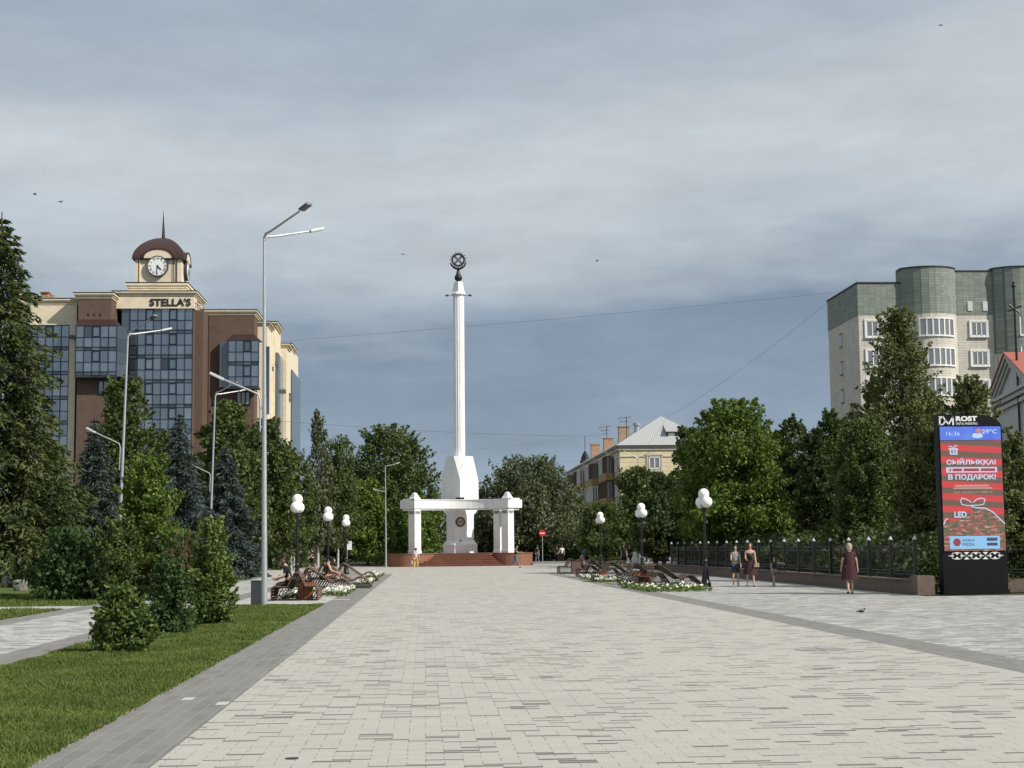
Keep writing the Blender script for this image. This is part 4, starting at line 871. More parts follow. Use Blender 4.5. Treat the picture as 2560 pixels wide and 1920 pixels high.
b = MB(); zb_ = mz(694.5); b.ball((MX, YM, zb_), .36, 24, 16); b.build('bronze_ball', m_bronze, mon, smooth=True, world=True)
ez = mz(650); emb = MB()
for R0, rt, a0, a1, wd in ((.55, .075, 0, 360, .10), (.73, .07, 195, 345, .22)):
    for k in range(int((a1-a0)/10)):
        p = R_(a0+10*k); q = R_(a0+10*(k+1)); w1 = wd if a0 == 0 else .06+.2*math.sin((k+.5)/15*math.pi)
        u1, u2 = (math.cos(p), math.sin(p)), (math.cos(q), math.sin(q)); zc = ez-(.10 if a0 else 0)
        emb.add([(MX+(R0+s*rt)*u[0], YM+yy, zc+(R0+s*rt)*u[1]) for yy in (-w1, w1) for u in (u1, u2) for s in (-1, 1)], [(0,1,3,2),(4,6,7,5),(0,2,6,4),(1,5,7,3),(0,4,5,1),(2,3,7,6)])
for k in range(-2, 17):
    a = R_(k*12-1); L0 = .62; L1 = .80 if k % 2 else .70
    emb.tube([(MX+L0*math.cos(a), YM, ez+L0*math.sin(a)), (MX+L1*math.cos(a), YM, ez+L1*math.sin(a))], .035, 6)
for a in (-110, -90, -70, -55, -125): a = R_(a); emb.tube([(MX+.6*math.cos(a), YM, ez+.6*math.sin(a)), (MX+.78*math.cos(a), YM, ez-.06+.78*math.sin(a))], .03, 5)
emb.lathe((MX, YM, 0), [(.24, zb_+.30), (.20, zb_+.42), (.08, ez-.82)], 8)
e_ = emb.build('sun_wheel', m_bronze, mon, world=True)
m_xm = mat('grey_metal_strips', (.16, .165, .19), .5, .2, var=.3, scale=30); b = MB()
for s in (1, -1): b.obox((MX, YM-.02*s, ez), (.34, 0, .34*s), (0, .03, 0), (-.07*s, 0, .07))
o = b.build('cross_strips', m_xm, e_)
for s in (1, -1):
    b = MB(); b.tube([(MX+s*.55, YM, zc1+.1), (MX+s*1.05, YM-.1, zc1-.03)], .02, 5); b.tube([(MX+s*.95, YM-.1, zc1+.06), (MX+s*1.2, YM-.2, zc1+.0)], .085, 8); b.build('floodlight', m_dark, mon, world=True)
b = MB(); b.box(MX-.45, MX+.35, YM-2.6, YM-2.3, mz(1247, 142.3), mz(1245, 142.3)+.1); b.build('floodlight', m_dark, mon, world=True)
# beams and pillars
bl, br = P(1036, 1255, 141.5).x, P(1270, 1255, 141.5).x; ZB0, ZB1 = mz(1270, 141.5), mz(1249.5, 141.5)
def beamx(name, fr, bk, z0, z1): b = MB(); b.prism(fr+bk[::-1], 'z', z0, z1); return b.build(name, m_white, mon, world=True)
arc = [(bl+(br-bl)*i/16, 141.5+1.95*math.sin(math.pi*i/16)**.9) for i in range(17)]
beamx('curved_beam', arc, [(x, y+.85) for x, y in arc], ZB0, ZB1)
arc2 = [(x, y-.05) for x, y in arc]; beamx('beam_edge', arc2, [(x, y+.95) for x, y in arc2], ZB1+.002, ZB1+.09)
arc3 = [(x, y+.12) for x, y in arc]; beamx('beam_soffit', arc3, [(x, y+.6) for x, y in arc3], ZB0-.14, ZB0-.002)
for sx, xa, xo in ((-1, bl, P(1000, 1255, 142.6).x), (1, br, P(1305, 1255, 142.6).x)):
    beamx('beam_end', [(xa-.003*sx*-1, 141.5), (xo, 142.6)], [(xa+.003*sx, 142.6), (xo-.1*sx, 143.6)], ZB0-.004, ZB1+.004)
    beamx('beam_end', [(xa+.3*sx, 141.72), (xo-.22*sx, 142.55)], [(xa+.3*sx, 142.6), (xo-.3*sx, 143.3)], ZB1+.006, ZB1+.15)
    beamx('beam_end', [(xa+.1*sx, 141.75), (xo-.25*sx, 142.65)], [(xa+.2*sx, 142.6), (xo-.3*sx, 143.3)], ZB0-.2, ZB0-.006)
    b = MB(); zt = ZB1+.10; cx = xa-.02*sx; b.loft([[(cx+p*w_, 142.05+q*w_, zt+h_) for p, q in ((0,-1),(1,0),(0,1),(-1,0))] for w_, h_ in ((.52,0),(.52,.08),(.40,.2),(.22,.52),(.10,.6))]); b.build('acroterion', m_white, mon, world=True)
def pillar(x, y):
    b = MB(); q = .56
    b.loft([[(x+p*w_, y+r2*w_, z) for p, r2 in ((0,-1),(1,0),(0,1),(-1,0))] for w_, z in ((.62, PZ-.02), (.62, PZ+.22), (.56, PZ+.3), (.56, ZB0-.145))])
    for s in (1, -1):   # raised panel on the two front faces
        u = Vector((s, 1, 0)).normalized(); nrm = Vector((s, -1, 0)).normalized(); c = Vector((x, y, 0))+nrm*.396; zm = (PZ+ZB0)/2
        for k in (-1, 1): b.obox(c+u*.27*k+Vector((0, 0, zm)), u*.018, nrm*.014, Vector((0, 0, 1.35)))
    p_ = b.build('pillar', m_white, mon, world=True)
    b = MB()
    for s in (1, -1):
        u = Vector((s, 1, 0)).normalized(); nrm = Vector((s, -1, 0)).normalized(); c = Vector((x, y, ZB0-.3))+nrm*.405
        b.obox(c, u*.32, nrm*.012, Vector((0, 0, .05)))
        for k in range(-2, 3): b.obox(c+u*.14*k-Vector((0, 0, .1+.03*(k % 2))), u*.035, nrm*.011, Vector((0, 0, .09)))
        b.obox(c-Vector((0, 0, .1)), (u+Vector((0,0,1)))*.09, nrm*.010, (u-Vector((0,0,1)))*.018); b.obox(c-Vector((0, 0, .1)), (u-Vector((0,0,1)))*.09, nrm*.0105, (u+Vector((0,0,1)))*.018)
    o = b.build('ornament', mat('brown_relief', (.26, .22, .19), .8) if 'brown_relief' not in bpy.data.materials else bpy.data.materials['brown_relief'], p_)
pillar(bl+.02, 142.07); pillar(br-.02, 142.07); pillar(P(1249, 1300, 144.2).x, 144.2)
b = MB(); b.M = Matrix.Translation((MX, YM-1.25, mz(1305.5))) @ Matrix.Rotation(math.pi/2, 4, 'X'); b.lathe((0,0,0), [(.45,0),(.45,.07),(.40,.10),(.34,.10),(.33,.05)], 32); pq = b.build('emblem_plaque', m_emb, mon, world=True)
b = MB(); cz = mz(1305.5); yf = YM-1.25-.085
b.M = Matrix.Translation((MX, yf+.03, cz)) @ Matrix.Rotation(math.pi/2, 4, 'X'); b.lathe((0,0,0), [(.31,-.02),(.31,.0)], 28); b.M = Matrix.Identity(4)
o = b.build('emblem_disc', mat('pale_emblem', (.50, .45, .40), .6), pq)
b = MB()
for s in (1, -1):
    for k in range(4): a = R_(90+s*(35+28*k)); b.obox((MX+.21*math.cos(a), yf, cz+.21*math.sin(a)), (.055*math.cos(a), 0, .055*math.sin(a)), (0, .008, 0), (-.018*math.sin(a), 0, .018*math.cos(a)))
b.ball((MX, yf, cz), .085, 12, 8, (1, .3, 1))
for k in range(8): a = k*.785; b.tube([(MX, yf-.02, cz), (MX+.14*math.cos(a), yf-.01, cz+.14*math.sin(a))], .008, 4)
o = b.build('emblem_relief', m_gold, pq)
b = MB(); b.ball((MX, YM-1.28, mz(1353)), .16, 12, 8, (1, .35, .6)); b.build('bronze_knob', m_emb, mon, world=True)

# ------------------------------------------------------------------ clock building
Z1S = .343580
def zX(x, Y, y=1000): return P(x*Z1S, 500+y*Z1S, Y).x
def zZ(y, Y, x=1000): return P(x*Z1S, 500+y*Z1S, Y).z
cb_ = empty('clock_building', (zX(1150, 195), 192, 0)); tag(cb_, 'brown and beige brick building with clock tower and tall glazed bay', 'building')
def zbox(b, x0, x1, y0, y1, Y0, Y1, zb=None):
    b.box(zX(x0, Y0), zX(x1, Y0), Y0, Y1, (0 if zb == 0 else zZ(y1, Y0, (x0+x1)/2)), zZ(y0, Y0, (x0+x1)/2))
def zpart(name, m, boxes, zero=False, **kw):
    b = MB()
    for q in boxes: zbox(b, *q[:6], zb=(0 if zero else None))
    return b.build(name, m, cb_, world=True, **kw)
def cornice(x0, x1, y0, y1, Y0, Y1):
    """beige stepped cornice with dark flashing: three courses, each proud of the one below"""
    h = (y1-y0); b = MB(); xa, xb = zX(x0, Y0), zX(x1, Y0); za, zb = zZ(y1, Y0, (x0+x1)/2), zZ(y0, Y0, (x0+x1)/2); d = zb-za
    for i, (f0, f1, o) in enumerate(((0, .3, .08), (.34, .6, .2), (.64, .97, .34))): b.box(xa-o, xb+o, Y0-o, Y1+o, za+d*f0, za+d*f1)
    for f in (.30, .60): b.box(xa-.05, xb+.05, Y0-.05, Y1+.05, za+d*f+.001, za+d*(f+.04)-.001)
    c = b.build('cornice', m_beige, cb_, world=True)
    b = MB(); b.box(xa-.4, xb+.4, Y0-.4, Y1+.4, zb-d*.03+.002, zb+.05); o = b.build('flashing', m_dark, c)
def curtain(x0, x1, y0, y1, Y, ncol, yoff=0, depth=None, dark=(), seed=0):
    xa, xb = zX(x0, Y), zX(x1, Y); xm = (x0+x1)/2; rows = []; y = y0+yoff
    k = 0; st = [85, 70, 25]
    while y < y1-5:
        rows.append((y, min(y+st[k % 3], y1), k % 3)); y += st[k % 3]; k += 1
    rd = random.Random(seed); p = MB(); m = MB(); cw = (xb-xa)/ncol
    for ya, yb, t in rows:
        za, zb = zZ(yb, Y, xm), zZ(ya, Y, xm)
        for c in range(ncol):
            u0, u1 = xa+cw*c, xa+cw*(c+1); op = (t == 0 and c % 3 == 2)
            p.mi = 1 if (t == 0 and rd.random() < .13) or t == 2 else 0
            tilt = rd.uniform(-.012, .012)
            p.quad((u0, Y+tilt, za), (u1, Y-tilt, za), (u1, Y-tilt+rd.uniform(-.01, .01), zb), (u0, Y+tilt, zb))
            if op:
                for q in (u0+.07, u1-.07): m.box(q-.05, q+.05, Y-.085, Y-.02, za+.14, zb-.14)
                m.box(u0+.07, u1-.07, Y-.086, Y-.021, za+.06, za+.16); m.box(u0+.07, u1-.07, Y-.086, Y-.021, zb-.16, zb-.06)
        m.box(xa, xb, Y-.07, Y-.018, zb-.045, zb+.045)
    zt, zbm = zZ(y0, Y, xm), zZ(y1, Y, xm)
    for c in range(ncol+1): q = xa+cw*c; m.box(q-.045, q+.045, Y-.075, Y-.016, zbm, zt)
    wv = p.build('window', [m_glass, m_glassd], cb_, world=True, fixn=False)
    o = m.build('frame', m_mull, wv); return wv
BOT = 2750
# central bay
zpart('wall', m_brown, [(880, 1405, 790, BOT, 190.1, 199)], True)
zpart('fascia', m_beige, [(832, 1410, 700, 789, 189.7, 197.5)]); cornice(832, 1410, 664, 700, 189.7, 197.5)
curtain(945, 1402, 791, 1900, 190, 8, seed=1); 
zpart('shaded_recess_strip', m_glassd, [(884, 943, 795, 1900, 190.02, 190.08)])  # dark strip puts the shade of the recess wall into colour
# tower
cornice(935, 1345, 603, 660, 191.5, 197.5)
zpart('tower_base', m_beige, [(905, 1375, 655, 668, 190.6, 198)])
TY = 192.6; tw0, tw1 = zX(981, TY), zX(1312, TY); tD = tw1-tw0; tz0, tz1 = zZ(602, TY, 1145), zZ(424, TY, 1145)
b = MB(); b.box(tw0, tw1, TY, TY+tD, tz0-.1, tz1); 
for x in (tw0-.05, tw1-.55): b.box(x, x+.6, TY-.12, TY+tD+.1, tz0+.1, tz1-.05)
b.build('tower', m_beige, cb_, world=True)
b = MB()
for x in (zX(1003, TY), zX(1258, TY), zX(1282, TY)): b.box(x-.05, x+.05, TY-.135, TY-.121, tz0, tz1)
b.build('drain_pipe', m_maroon, cb_, world=True)
cx, cyy = (tw0+tw1)/2, TY+tD/2; Wd = tD/2+.42; hd = zZ(277, TY+tD/2, 1165)-tz1
b = MB(); rings = []
for i in range(13):
    t_ = math.pi/2*i/12; f_ = i/12; w_ = Wd*(1-f_**1.7)**.65 if i < 12 else .12; rings.append([(cx+p*w_, cyy+q*w_, tz1+.02+hd*f_) for p, q in ((-1,-1),(0,-1),(1,-1),(1,0),(1,1),(0,1),(-1,1),(-1,0))])
rings.insert(0, [(cx+p*Wd, cyy+q*Wd, tz1-.15) for p, q in ((-1,-1),(0,-1),(1,-1),(1,0),(1,1),(0,1),(-1,1),(-1,0))])
b.loft(rings); rf = b.build('roof', m_rooft, cb_, world=True)
def arch_outline(r0, r1, z0, squash=.62, n=14): return [(r0*math.cos(math.pi*i/n), z0+r0*squash*math.sin(math.pi*i/n)) for i in range(n+1)]
ar = tD*.315
for side in ('front', 'right'):
    a1 = arch_outline(ar+.28, 0, tz1-.05); a0 = arch_outline(ar, 0, tz1-.05)
    b = MB(); n = len(a0)
    for i in range(n-1):
        q = [a0[i], a1[i], a1[i+1], a0[i+1]]
        if side == 'front': b.prism([(cx+p[0], p[1]) for p in q], 'y', cyy-Wd-.12, cyy-Wd+1.6)
        else: b.prism([(cyy+p[0], p[1]) for p in q], 'x', cx+Wd-1.6, cx+Wd+.12)
    o = b.build('eyebrow_arch', m_maroon, rf)
    b = MB()
    if side == 'front': b.prism([(cx+p[0]*.99, p[1]) for p in a0], 'y', cyy-Wd-.05, cyy-Wd+1.2)
    else: b.prism([(cyy+p[0]*.99, p[1]) for p in a0], 'x', cx+Wd-1.2, cx+Wd+.05)
    b.build('tympanum', m_beige, cb_, world=True)
    # clock
    cr_ = 75*Z1S*TY/F*.98; czz = zZ(485, TY, 1140); ck = MB(); fr = MB(); mk = MB(); hn = MB()
    off = -.05
    if side == 'front': Mx = Matrix.Translation((cx-.05, TY-.42, czz)) @ Matrix.Rotation(math.pi/2, 4, 'X')
    else: Mx = Matrix.Translation((tw1+.42, cyy, czz)) @ Matrix.Rotation(math.pi/2, 4, 'Z') @ Matrix.Rotation(math.pi/2, 4, 'X')
    for q in (ck, fr, mk, hn): q.M = Mx
    fr.lathe((0,0,0), [(cr_*.97, -.40), (cr_*1.04, -.38), (cr_*1.04, .06), (cr_*.95, .06), (cr_*.94, .01)], 40)
    ck.lathe((0,0,0), [(cr_*.96, -.02), (cr_*.96, .012)], 40)
    nums = ['XII', 'I', 'II', 'III', 'IIII', 'V', 'VI', 'VII', 'VIII', 'IX', 'X', 'XI']
    for i, s in enumerate(nums):
        a = math.pi/2-i*math.pi/6; wn = .05+.055*len(s); hn_ = .30; ra = cr_*.76
        ca, sa = math.cos(a-math.pi/2), math.sin(a-math.pi/2)
        def fn(u, v, a=a, wn=wn, hn_=hn_, ca=ca, sa=sa):
            lx, ly = (u-.5)*wn*1.5, (v-.5)*hn_*1.15; return (ra*math.cos(a)+lx*ca-ly*sa, ra*math.sin(a)+lx*sa+ly*ca, .016)
        put_text(mk, s, fn, .02)
    for hrs, ln, wd in ((4.53, cr_*.52, .07), (31/5, cr_*.80, .045)):
        a = math.pi/2-hrs*math.pi/6; u = Vector((math.cos(a), math.sin(a), 0)); v = Vector((-u.y, u.x, 0)); hn.obox(u*(ln*.42)+Vector((0,0,.05)), u*ln*.58, v*wd, (0,0,.012))
    hn.lathe((0,0,0), [(.12,.03),(.12,.075)], 12)
    cl = fr.build('clock', m_box, cb_, world=True)
    for q, nm, mm in ((ck, 'clock_face', m_signw), (mk, 'numerals', m_dark), (hn, 'hands', m_dark)):
        o = q.build(nm, mm, cl, fixn=(nm != 'numerals'))
b = MB(); zs = tz1+hd; b.tube([(cx+.1, cyy, zs-.3), (cx+.1, cyy, zs+.4), (cx+.05, cyy, zZ(80, cyy, 1165))], [.24, .19, .015], 8); b.build('spire', m_dark, cb_, world=True)
# lettering above the glass
b = MB(); xa, xb = zX(1085, 189.5), zX(1385, 189.5); za, zb = zZ(770, 189.6, 1235), zZ(715, 189.6, 1235)
m_let = mat('black_letters', (.02, .02, .022), .5)
bb = MB(); vs, fs = text_geo("STELLA'S", .02)
for Y in (189.6,): bb.add([(xa+(xb-xa)*u, Y, za+(zb-za)*v) for u, v in vs], fs)
# give the letters thickness: walls around the outline
from collections import Counter
ec = Counter()
for f in fs:
    for i in range(len(f)): e = (f[i], f[(i+1) % len(f)]); ec[tuple(sorted(e))] += 1
for (i, j), c in ec.items():
    if c == 1:
        A, B = vs[i], vs[j]; bb.quad((xa+(xb-xa)*A[0], 189.6, za+(zb-za)*A[1]), (xa+(xb-xa)*B[0], 189.6, za+(zb-za)*B[1]), (xa+(xb-xa)*B[0], 189.69, za+(zb-za)*B[1]), (xa+(xb-xa)*A[0], 189.69, za+(zb-za)*A[1]))
bb.build('sign_letters', m_let, cb_, world=True, fixn=False)
bb = MB(); xs_ = zX(1410, 189.7)+.25; put_text(bb, "STELLA'S", lambda u, v: (xs_, 190.3+6.5*u, za+(zb-za)*v), .03); bb.build('sign_letters', m_let, cb_, world=True, fixn=False)
# left brown block with glazed bay
zpart('wall', m_brown, [(566, 806, 716, BOT, 186.6, 199)], True); cornice(552, 806, 676, 716, 186.6, 198)
b = MB(); 
for x in (640, 682, 724): zbox(b, x-7, x+7, 824, 842, 186.56, 186.59)
b.build('vent_hole', m_dark, cb_, world=True)
def skirt(x0, x1, y0, y1, Y, dY, inset):
    b = MB(); xa, xb = zX(x0, Y-dY), zX(x1, Y-dY); xc, xd = zX(x0+inset, Y), zX(x1-inset, Y); z0, z1 = zZ(y1, Y-dY, x0), zZ(y0, Y, x0)
    b.loft([[(xa, Y-dY, z0), (xb, Y-dY, z0), (xb+.3, Y+1, z0), (xa-.3, Y+1, z0)], [(xc, Y-.05, z1), (xd, Y-.05, z1), (xd, Y+1, z1), (xc, Y+1, z1)]]); b.build('bay_roof', m_maroon, cb_, world=True)
skirt(550, 852, 870, 913, 186.6, 1.2, 18)
curtain(552, 850, 915, 1282, 185.4, 5, seed=2)
b = MB(); xr = zX(850, 185.4); b.mi = 0
for k in range(4): ya = 915+92*k; b.quad((xr, 185.4, zZ(ya+90, 185.4, 850)), (xr+.9, 187, zZ(ya+90, 185.4, 850)), (xr+.9, 187, zZ(ya, 185.4, 850)), (xr, 185.4, zZ(ya, 185.4, 850)))
b.build('window', m_glassd, cb_, world=True, fixn=False)
zpart('bay_floor', m_dark, [(548, 854, 1283, 1292, 185.3, 186.7)])
def bwin(x0, x1, y0, y1, Y, n, parent=None, mf=None, mg=None):
    b = MB(); zbox(b, x0, x1, y0, y1, Y-.03, Y-.005); wv = b.build('window', mg or m_glassc, cb_, world=True)
    b = MB(); xa, xb = zX(x0, Y), zX(x1, Y); z0, z1 = zZ(y1, Y, x0), zZ(y0, Y, x0)
    for k in range(n+1): q = xa+(xb-xa)*k/n; b.box(q-.07, q+.07, Y-.09, Y-.032, z0, z1)
    b.box(xa-.08, xb+.08, Y-.1, Y-.033, z0-.1, z0+.05); b.box(xa-.08, xb+.08, Y-.1, Y-.033, z1-.05, z1+.08)
    o = b.build('frame', mf or m_mull, wv)
bwin(722, 795, 1318, 1410, 186.6, 2)
# far left beige parts
zpart('wall', m_beige, [(216, 556, 722, BOT, 188.4, 199)], True); cornice(216, 562, 718, 760, 188.4, 198)
curtain(216, 503, 912, 1900, 188.3, 5, seed=3)
zpart('pilaster', m_beige, [(505, 552, 905, BOT, 187.9, 188.38)], True)
zpart('wall', m_beige, [(60, 215, 690, BOT, 190, 199)], True); cornice(60, 225, 680, 716, 190, 198); curtain(60, 198, 912, 1900, 189.9, 3, seed=4)
b = MB(); zbox(b, 290, 345, 668, 735, 195, 196.2); zbox(b, 345, 385, 690, 735, 195.2, 196); zbox(b, 255, 290, 697, 735, 195.2, 196); zbox(b, 283, 350, 666, 672, 194.8, 196.4); b.build('chimney', m_rbrick, cb_, world=True)
# right brown wall with bay
zpart('wall', m_brown, [(1400, 1850, 838, BOT, 196, 206)], True); cornice(1482, 1850, 800, 838, 196, 205)
zpart('wall_corner', m_brown, [(1405, 1478, 800, BOT, 191.5, 195.95)], True)
skirt(1660, 1885, 978, 1020, 196, 1.3, 35); curtain(1662, 1884, 1021, 1363, 194.7, 4, seed=5); zpart('bay_floor', m_dark, [(1658, 1888, 1364, 1374, 194.6, 196.1)])
zpart('bay_side', m_glassd, [(1600, 1660, 1030, 1363, 195.2, 195.99)])
bwin(1727, 1820, 1398, 1488, 196, 3)
b = MB(); xq = zX(1518, 195.9); b.tube([(xq, 195.9, 0), (xq, 195.9, zZ(840, 195.9, 1518))], .06, 6); b.build('drain_pipe', m_maroon, cb_, world=True)
# receding beige steps on the right
zpart('wall', m_beige, [(1856, 1945, 905, BOT, 200, 207)], True); cornice(1856, 1948, 884, 912, 200, 206)
zpart('wall', m_beige, [(1948, 1998, 905, BOT, 207, 216)], True); cornice(1948, 2002, 886, 920, 207, 215)
zpart('glass_strip', m_glassd, [(1990, 2024, 1110, BOT, 208, 217)], True)
zpart('wall', m_beige, [(2024, 2085, 1060, BOT, 216, 222)], True); cornice(2024, 2088, 1044, 1074, 216, 221)
zpart('wall', m_beige, [(2078, 2112, 1060, BOT, 222, 236)], True); cornice(2080, 2112, 1044, 1078, 222, 230)
zpart('glass_strip', m_glassd, [(2103, 2128, 1235, BOT, 223, 238)], True)
b = MB(); zbox(b, 1938, 1962, 1065, 1560, 199.95, 199.99); b.build('glass_strip', m_glassd, cb_, world=True)
for i, (x, y, Y) in enumerate(((512, 995, 187.8), (545, 1000, 187.8), (2012, 1190, 207), (2035, 1192, 215), (2042, 1290, 215), (2044, 1400, 215), (2068, 1392, 215), (2042, 1450, 215), (2110, 1418, 221), (2110, 1452, 221))):
    b = MB(); zbox(b, x-12, x+12, y-14, y+14, Y-.9, Y-.4); b.build('ac_unit', m_ac, cb_, world=True)

# ------------------------------------------------------------------ apartment block
def qX(x, Y, y=1000): return P(1950+x*.27727, 640+y*.27727, Y).x
def qZ(y, Y, x=1000): return P(1950+x*.27727, 640+y*.27727, Y).z
AY = 154; ax0 = qX(722, AY); ax1 = qX(1112, AY); ax2 = qX(1608, AY); ax3 = qX(1940, AY)
ab = empty('apartment_block', ((ax0+ax3)/2, AY, 0)); tag(ab, 'cream tiled apartment block with green top band and rounded bays', 'building')
zr = qZ(246, AY, 720); zr2 = qZ(140, AY, 1600); zg = qZ(532, AY, 720)
b = MB(); b.box(ax0, ax1, AY, AY+11.8, 0, zg); b.box(ax1-.02, ax3+8, AY+.02, AY+12, 0, zg-.01); b.build('wall', m_ctile, ab, world=True)
b = MB(); b.box(ax0-.03, ax1, AY-.03, AY+11.83, zg+.003, zr); b.box(ax1+.002, ax3+8, AY-.02, AY+.9, zg+.002, zr2); b.box(ax1+.002, ax3+8, AY+.902, AY+11.8, zg+.002, zr-.02); b.build('green_band', m_gtile, ab, world=True)
b = MB(); b.box(ax0-.12, ax1, AY-.12, AY+11.9, zr+.002, zr+.12); b.build('roof_edge', m_dark, ab, world=True)
b = MB(); b.box(ax1-.02, ax3+8, AY-.09, AY+1.0, zr2+.002, zr2+.12); b.build('roof_edge', m_dark, ab, world=True)
def bay(xa, xb, sag, zsplit):
    c = (xb-xa)/2; r_ = (c*c+sag*sag)/(2*sag); mx = (xa+xb)/2; my = AY+r_-sag; am = math.asin(c/r_); n = 9
    A = [-am+2*am*i/n for i in range(n+1)]
    pts = [(mx+r_*math.sin(a), my-r_*math.cos(a)) for a in A]
    for nm, m, z0, z1, g_ in (('bay_wall', m_ctile, 0, zsplit, 0), ('bay_wall', m_gtile, zsplit+.002, zr2+.22, .02), ('roof_edge', m_dark, zr2+.222, zr2+.34, .1)):
        b = MB(); b.prism([(mx+(r_+g_)*math.sin(a), my-(r_+g_)*math.cos(a)) for a in A]+[(xb, AY+1.5), (xa, AY+1.5)], 'z', z0, z1); b.build(nm, m, ab, world=True)
    return mx, my, r_
mx, my, r_ = bay(ax1+.01, ax2, 1.5, zg); bay(ax3+.02, ax3+5.5, 1.5, qZ(885, AY, 2100))
def arcbox(b, a0, a1, z0, z1, ra, rb, n=5):
    pts = [(mx+rb*math.sin(a0+(a1-a0)*i/n), my-rb*math.cos(a0+(a1-a0)*i/n)) for i in range(n+1)]+[(mx+ra*math.sin(a1-(a1-a0)*i/n), my-ra*math.cos(a1-(a1-a0)*i/n)) for i in range(n+1)]
    b.prism(pts, 'z', z0, z1)
fl = qZ(570, AY, 900)-qZ(836, AY, 900)
def awin(x0, x1, z0, z1, n, Y=AY):
    b = MB(); b.box(x0, x1, Y-.06, Y-.004, z0, z1); wv = b.build('window', m_glassc, ab, world=True)
    b = MB(); t_ = .16
    b.box(x0-t_, x1+t_, Y-.12, Y-.005, z1, z1+t_); b.box(x0-t_, x1+t_, Y-.2, Y-.005, z0-t_, z0); b.box(x0-t_, x0, Y-.12, Y-.005, z0, z1); b.box(x1, x1+t_, Y-.12, Y-.005, z0, z1)
    for k in range(n+1): q = x0+.05+(x1-x0-.1)*k/n; b.box(q-.05, q+.05, Y-.1, Y-.062, z0, z1)
    b.box(x0, x1, Y-.1, Y-.063, z0, z0+.08); b.box(x0, x1, Y-.1, Y-.063, z1-.08, z1)
    o = b.build('frame', m_pvc, wv)
for k in range(8):
    z1 = qZ(585, AY, 900)-fl*k; z0 = z1-(qZ(585, AY)-qZ(728, AY)); zq1 = qZ(594, AY, 1800)-fl*k; zq0 = zq1-(qZ(594, AY)-qZ(722, AY))
    if z0 < .5: break
    awin(qX(787, AY), qX(1098, AY), z0, z1, 6); awin(qX(1734, AY), qX(1876, AY), zq0, zq1, 3)
    a0, a1 = R_(-23), R_(40); b = MB(); arcbox(b, a0, a1, z0, z1, r_-.1, r_+.02, 6); wv = b.build('window', m_glassc, ab, world=True)
    b = MB(); arcbox(b, a0-.05, a1+.05, z1, z1+.16, r_-.1, r_+.08); arcbox(b, a0-.05, a1+.05, z0-.16, z0, r_-.1, r_+.14); arcbox(b, a0-.05, a0, z0, z1, r_-.1, r_+.08, 1); arcbox(b, a1, a1+.05, z0, z1, r_-.1, r_+.08, 1)
    for j in range(1, 6): a = a0+(a1-a0)*j/6; arcbox(b, a-.022, a+.022, z0, z1, r_-.05, r_+.05, 1)
    o = b.build('frame', m_pvc, wv)
    awin(ax3+2.3, ax3+4.9, z0, z1, 4, AY-1.35)
    # slit windows of the shaded side
    zs1 = P(2098, 640+712*.27727, AY+7).z-fl*k*.98; b = MB(); b.box(ax0-.04, ax0-.004, AY+6.4, AY+7.1, zs1-1.25, zs1); wv = b.build('window', m_glassc, ab, world=True)
    b = MB(); b.box(ax0-.10, ax0-.005, AY+6.2, AY+7.3, zs1+.002, zs1+.1); b.box(ax0-.10, ax0-.005, AY+6.2, AY+7.3, zs1-1.35, zs1-1.252); o = b.build('frame', m_ac, wv)
for x in (1733, 1870):
    b = MB(); x0 = qX(x-21, AY); x1 = qX(x+21, AY); z0, z1 = qZ(497, AY, x), qZ(412, AY, x); b.box(x0, x1, AY-.08, AY-.025, z0, z1)
    for j in range(8): z = z0+(z1-z0)*(j+.5)/8; b.box(x0+.04, x1-.04, AY-.11, AY-.08, z-.02, z+.02)
    b.build('vent_grille', m_pvc, ab, world=True)
# black mast seen above the red roof
b = MB(); mX, mYY = P(2541, 880, 112).x, 112; za = P(2541, 880, 112).z; b.tube([(mX, mYY, 0), (mX, mYY, za+5.2)], .09, 8)
b.tube([(mX-.5, mYY, za+3.0), (mX+.5, mYY, za+3.4)], .07, 6); b.tube([(mX-.4, mYY, za+3.5), (mX+.35, mYY, za+2.9)], .07, 6); b.ball((mX, mYY, za+4.9), .16, 8, 6)
o = b.build('black_mast', m_black); tag(o, 'black mast rising in front of the apartment block, behind the red roof', 'mast')

# ------------------------------------------------------------------ red-roofed house at the right edge
A0 = P(2490, 986, 122); AA = P(2515, 888, 116); hx, hy = A0.x, 122.0
rh = empty('red_roofed_house', (A0.x+2, 118, 0)); tag(rh, 'pale grey house with shaded pediment and red ribbed roof at the right edge', 'house')
az_, ez_ = AA.z, A0.z; gN = Vector((.0, -1, 0))
gx = lambda yy: A0.x-(122-yy)*.19     # gable wall runs towards the camera and a little left
y0, y1 = 122.0, 108.0; ym = (y0+y1)/2
b = MB(); Lr = 16
def gp(yy, z, o=0): return (gx(yy)+o, yy, z)
b.add([gp(y0, 0), gp(y1, 0), gp(y1, ez_), gp(ym, az_-.3), gp(y0, ez_), gp(y0, 0, Lr), gp(y1, 0, Lr), gp(y1, ez_, Lr), gp(ym, az_-.3, Lr), gp(y0, ez_, Lr)],
      [(0, 1, 2, 3, 4), (5, 9, 8, 7, 6), (0, 5, 6, 1), (1, 6, 7, 2), (4, 9, 5, 0)])
m_hw = mat('pale_grey_plaster', (.56, .55, .53), .85, var=.12, scale=1.5)
b.build('wall', m_hw, rh, world=True)
b = MB()
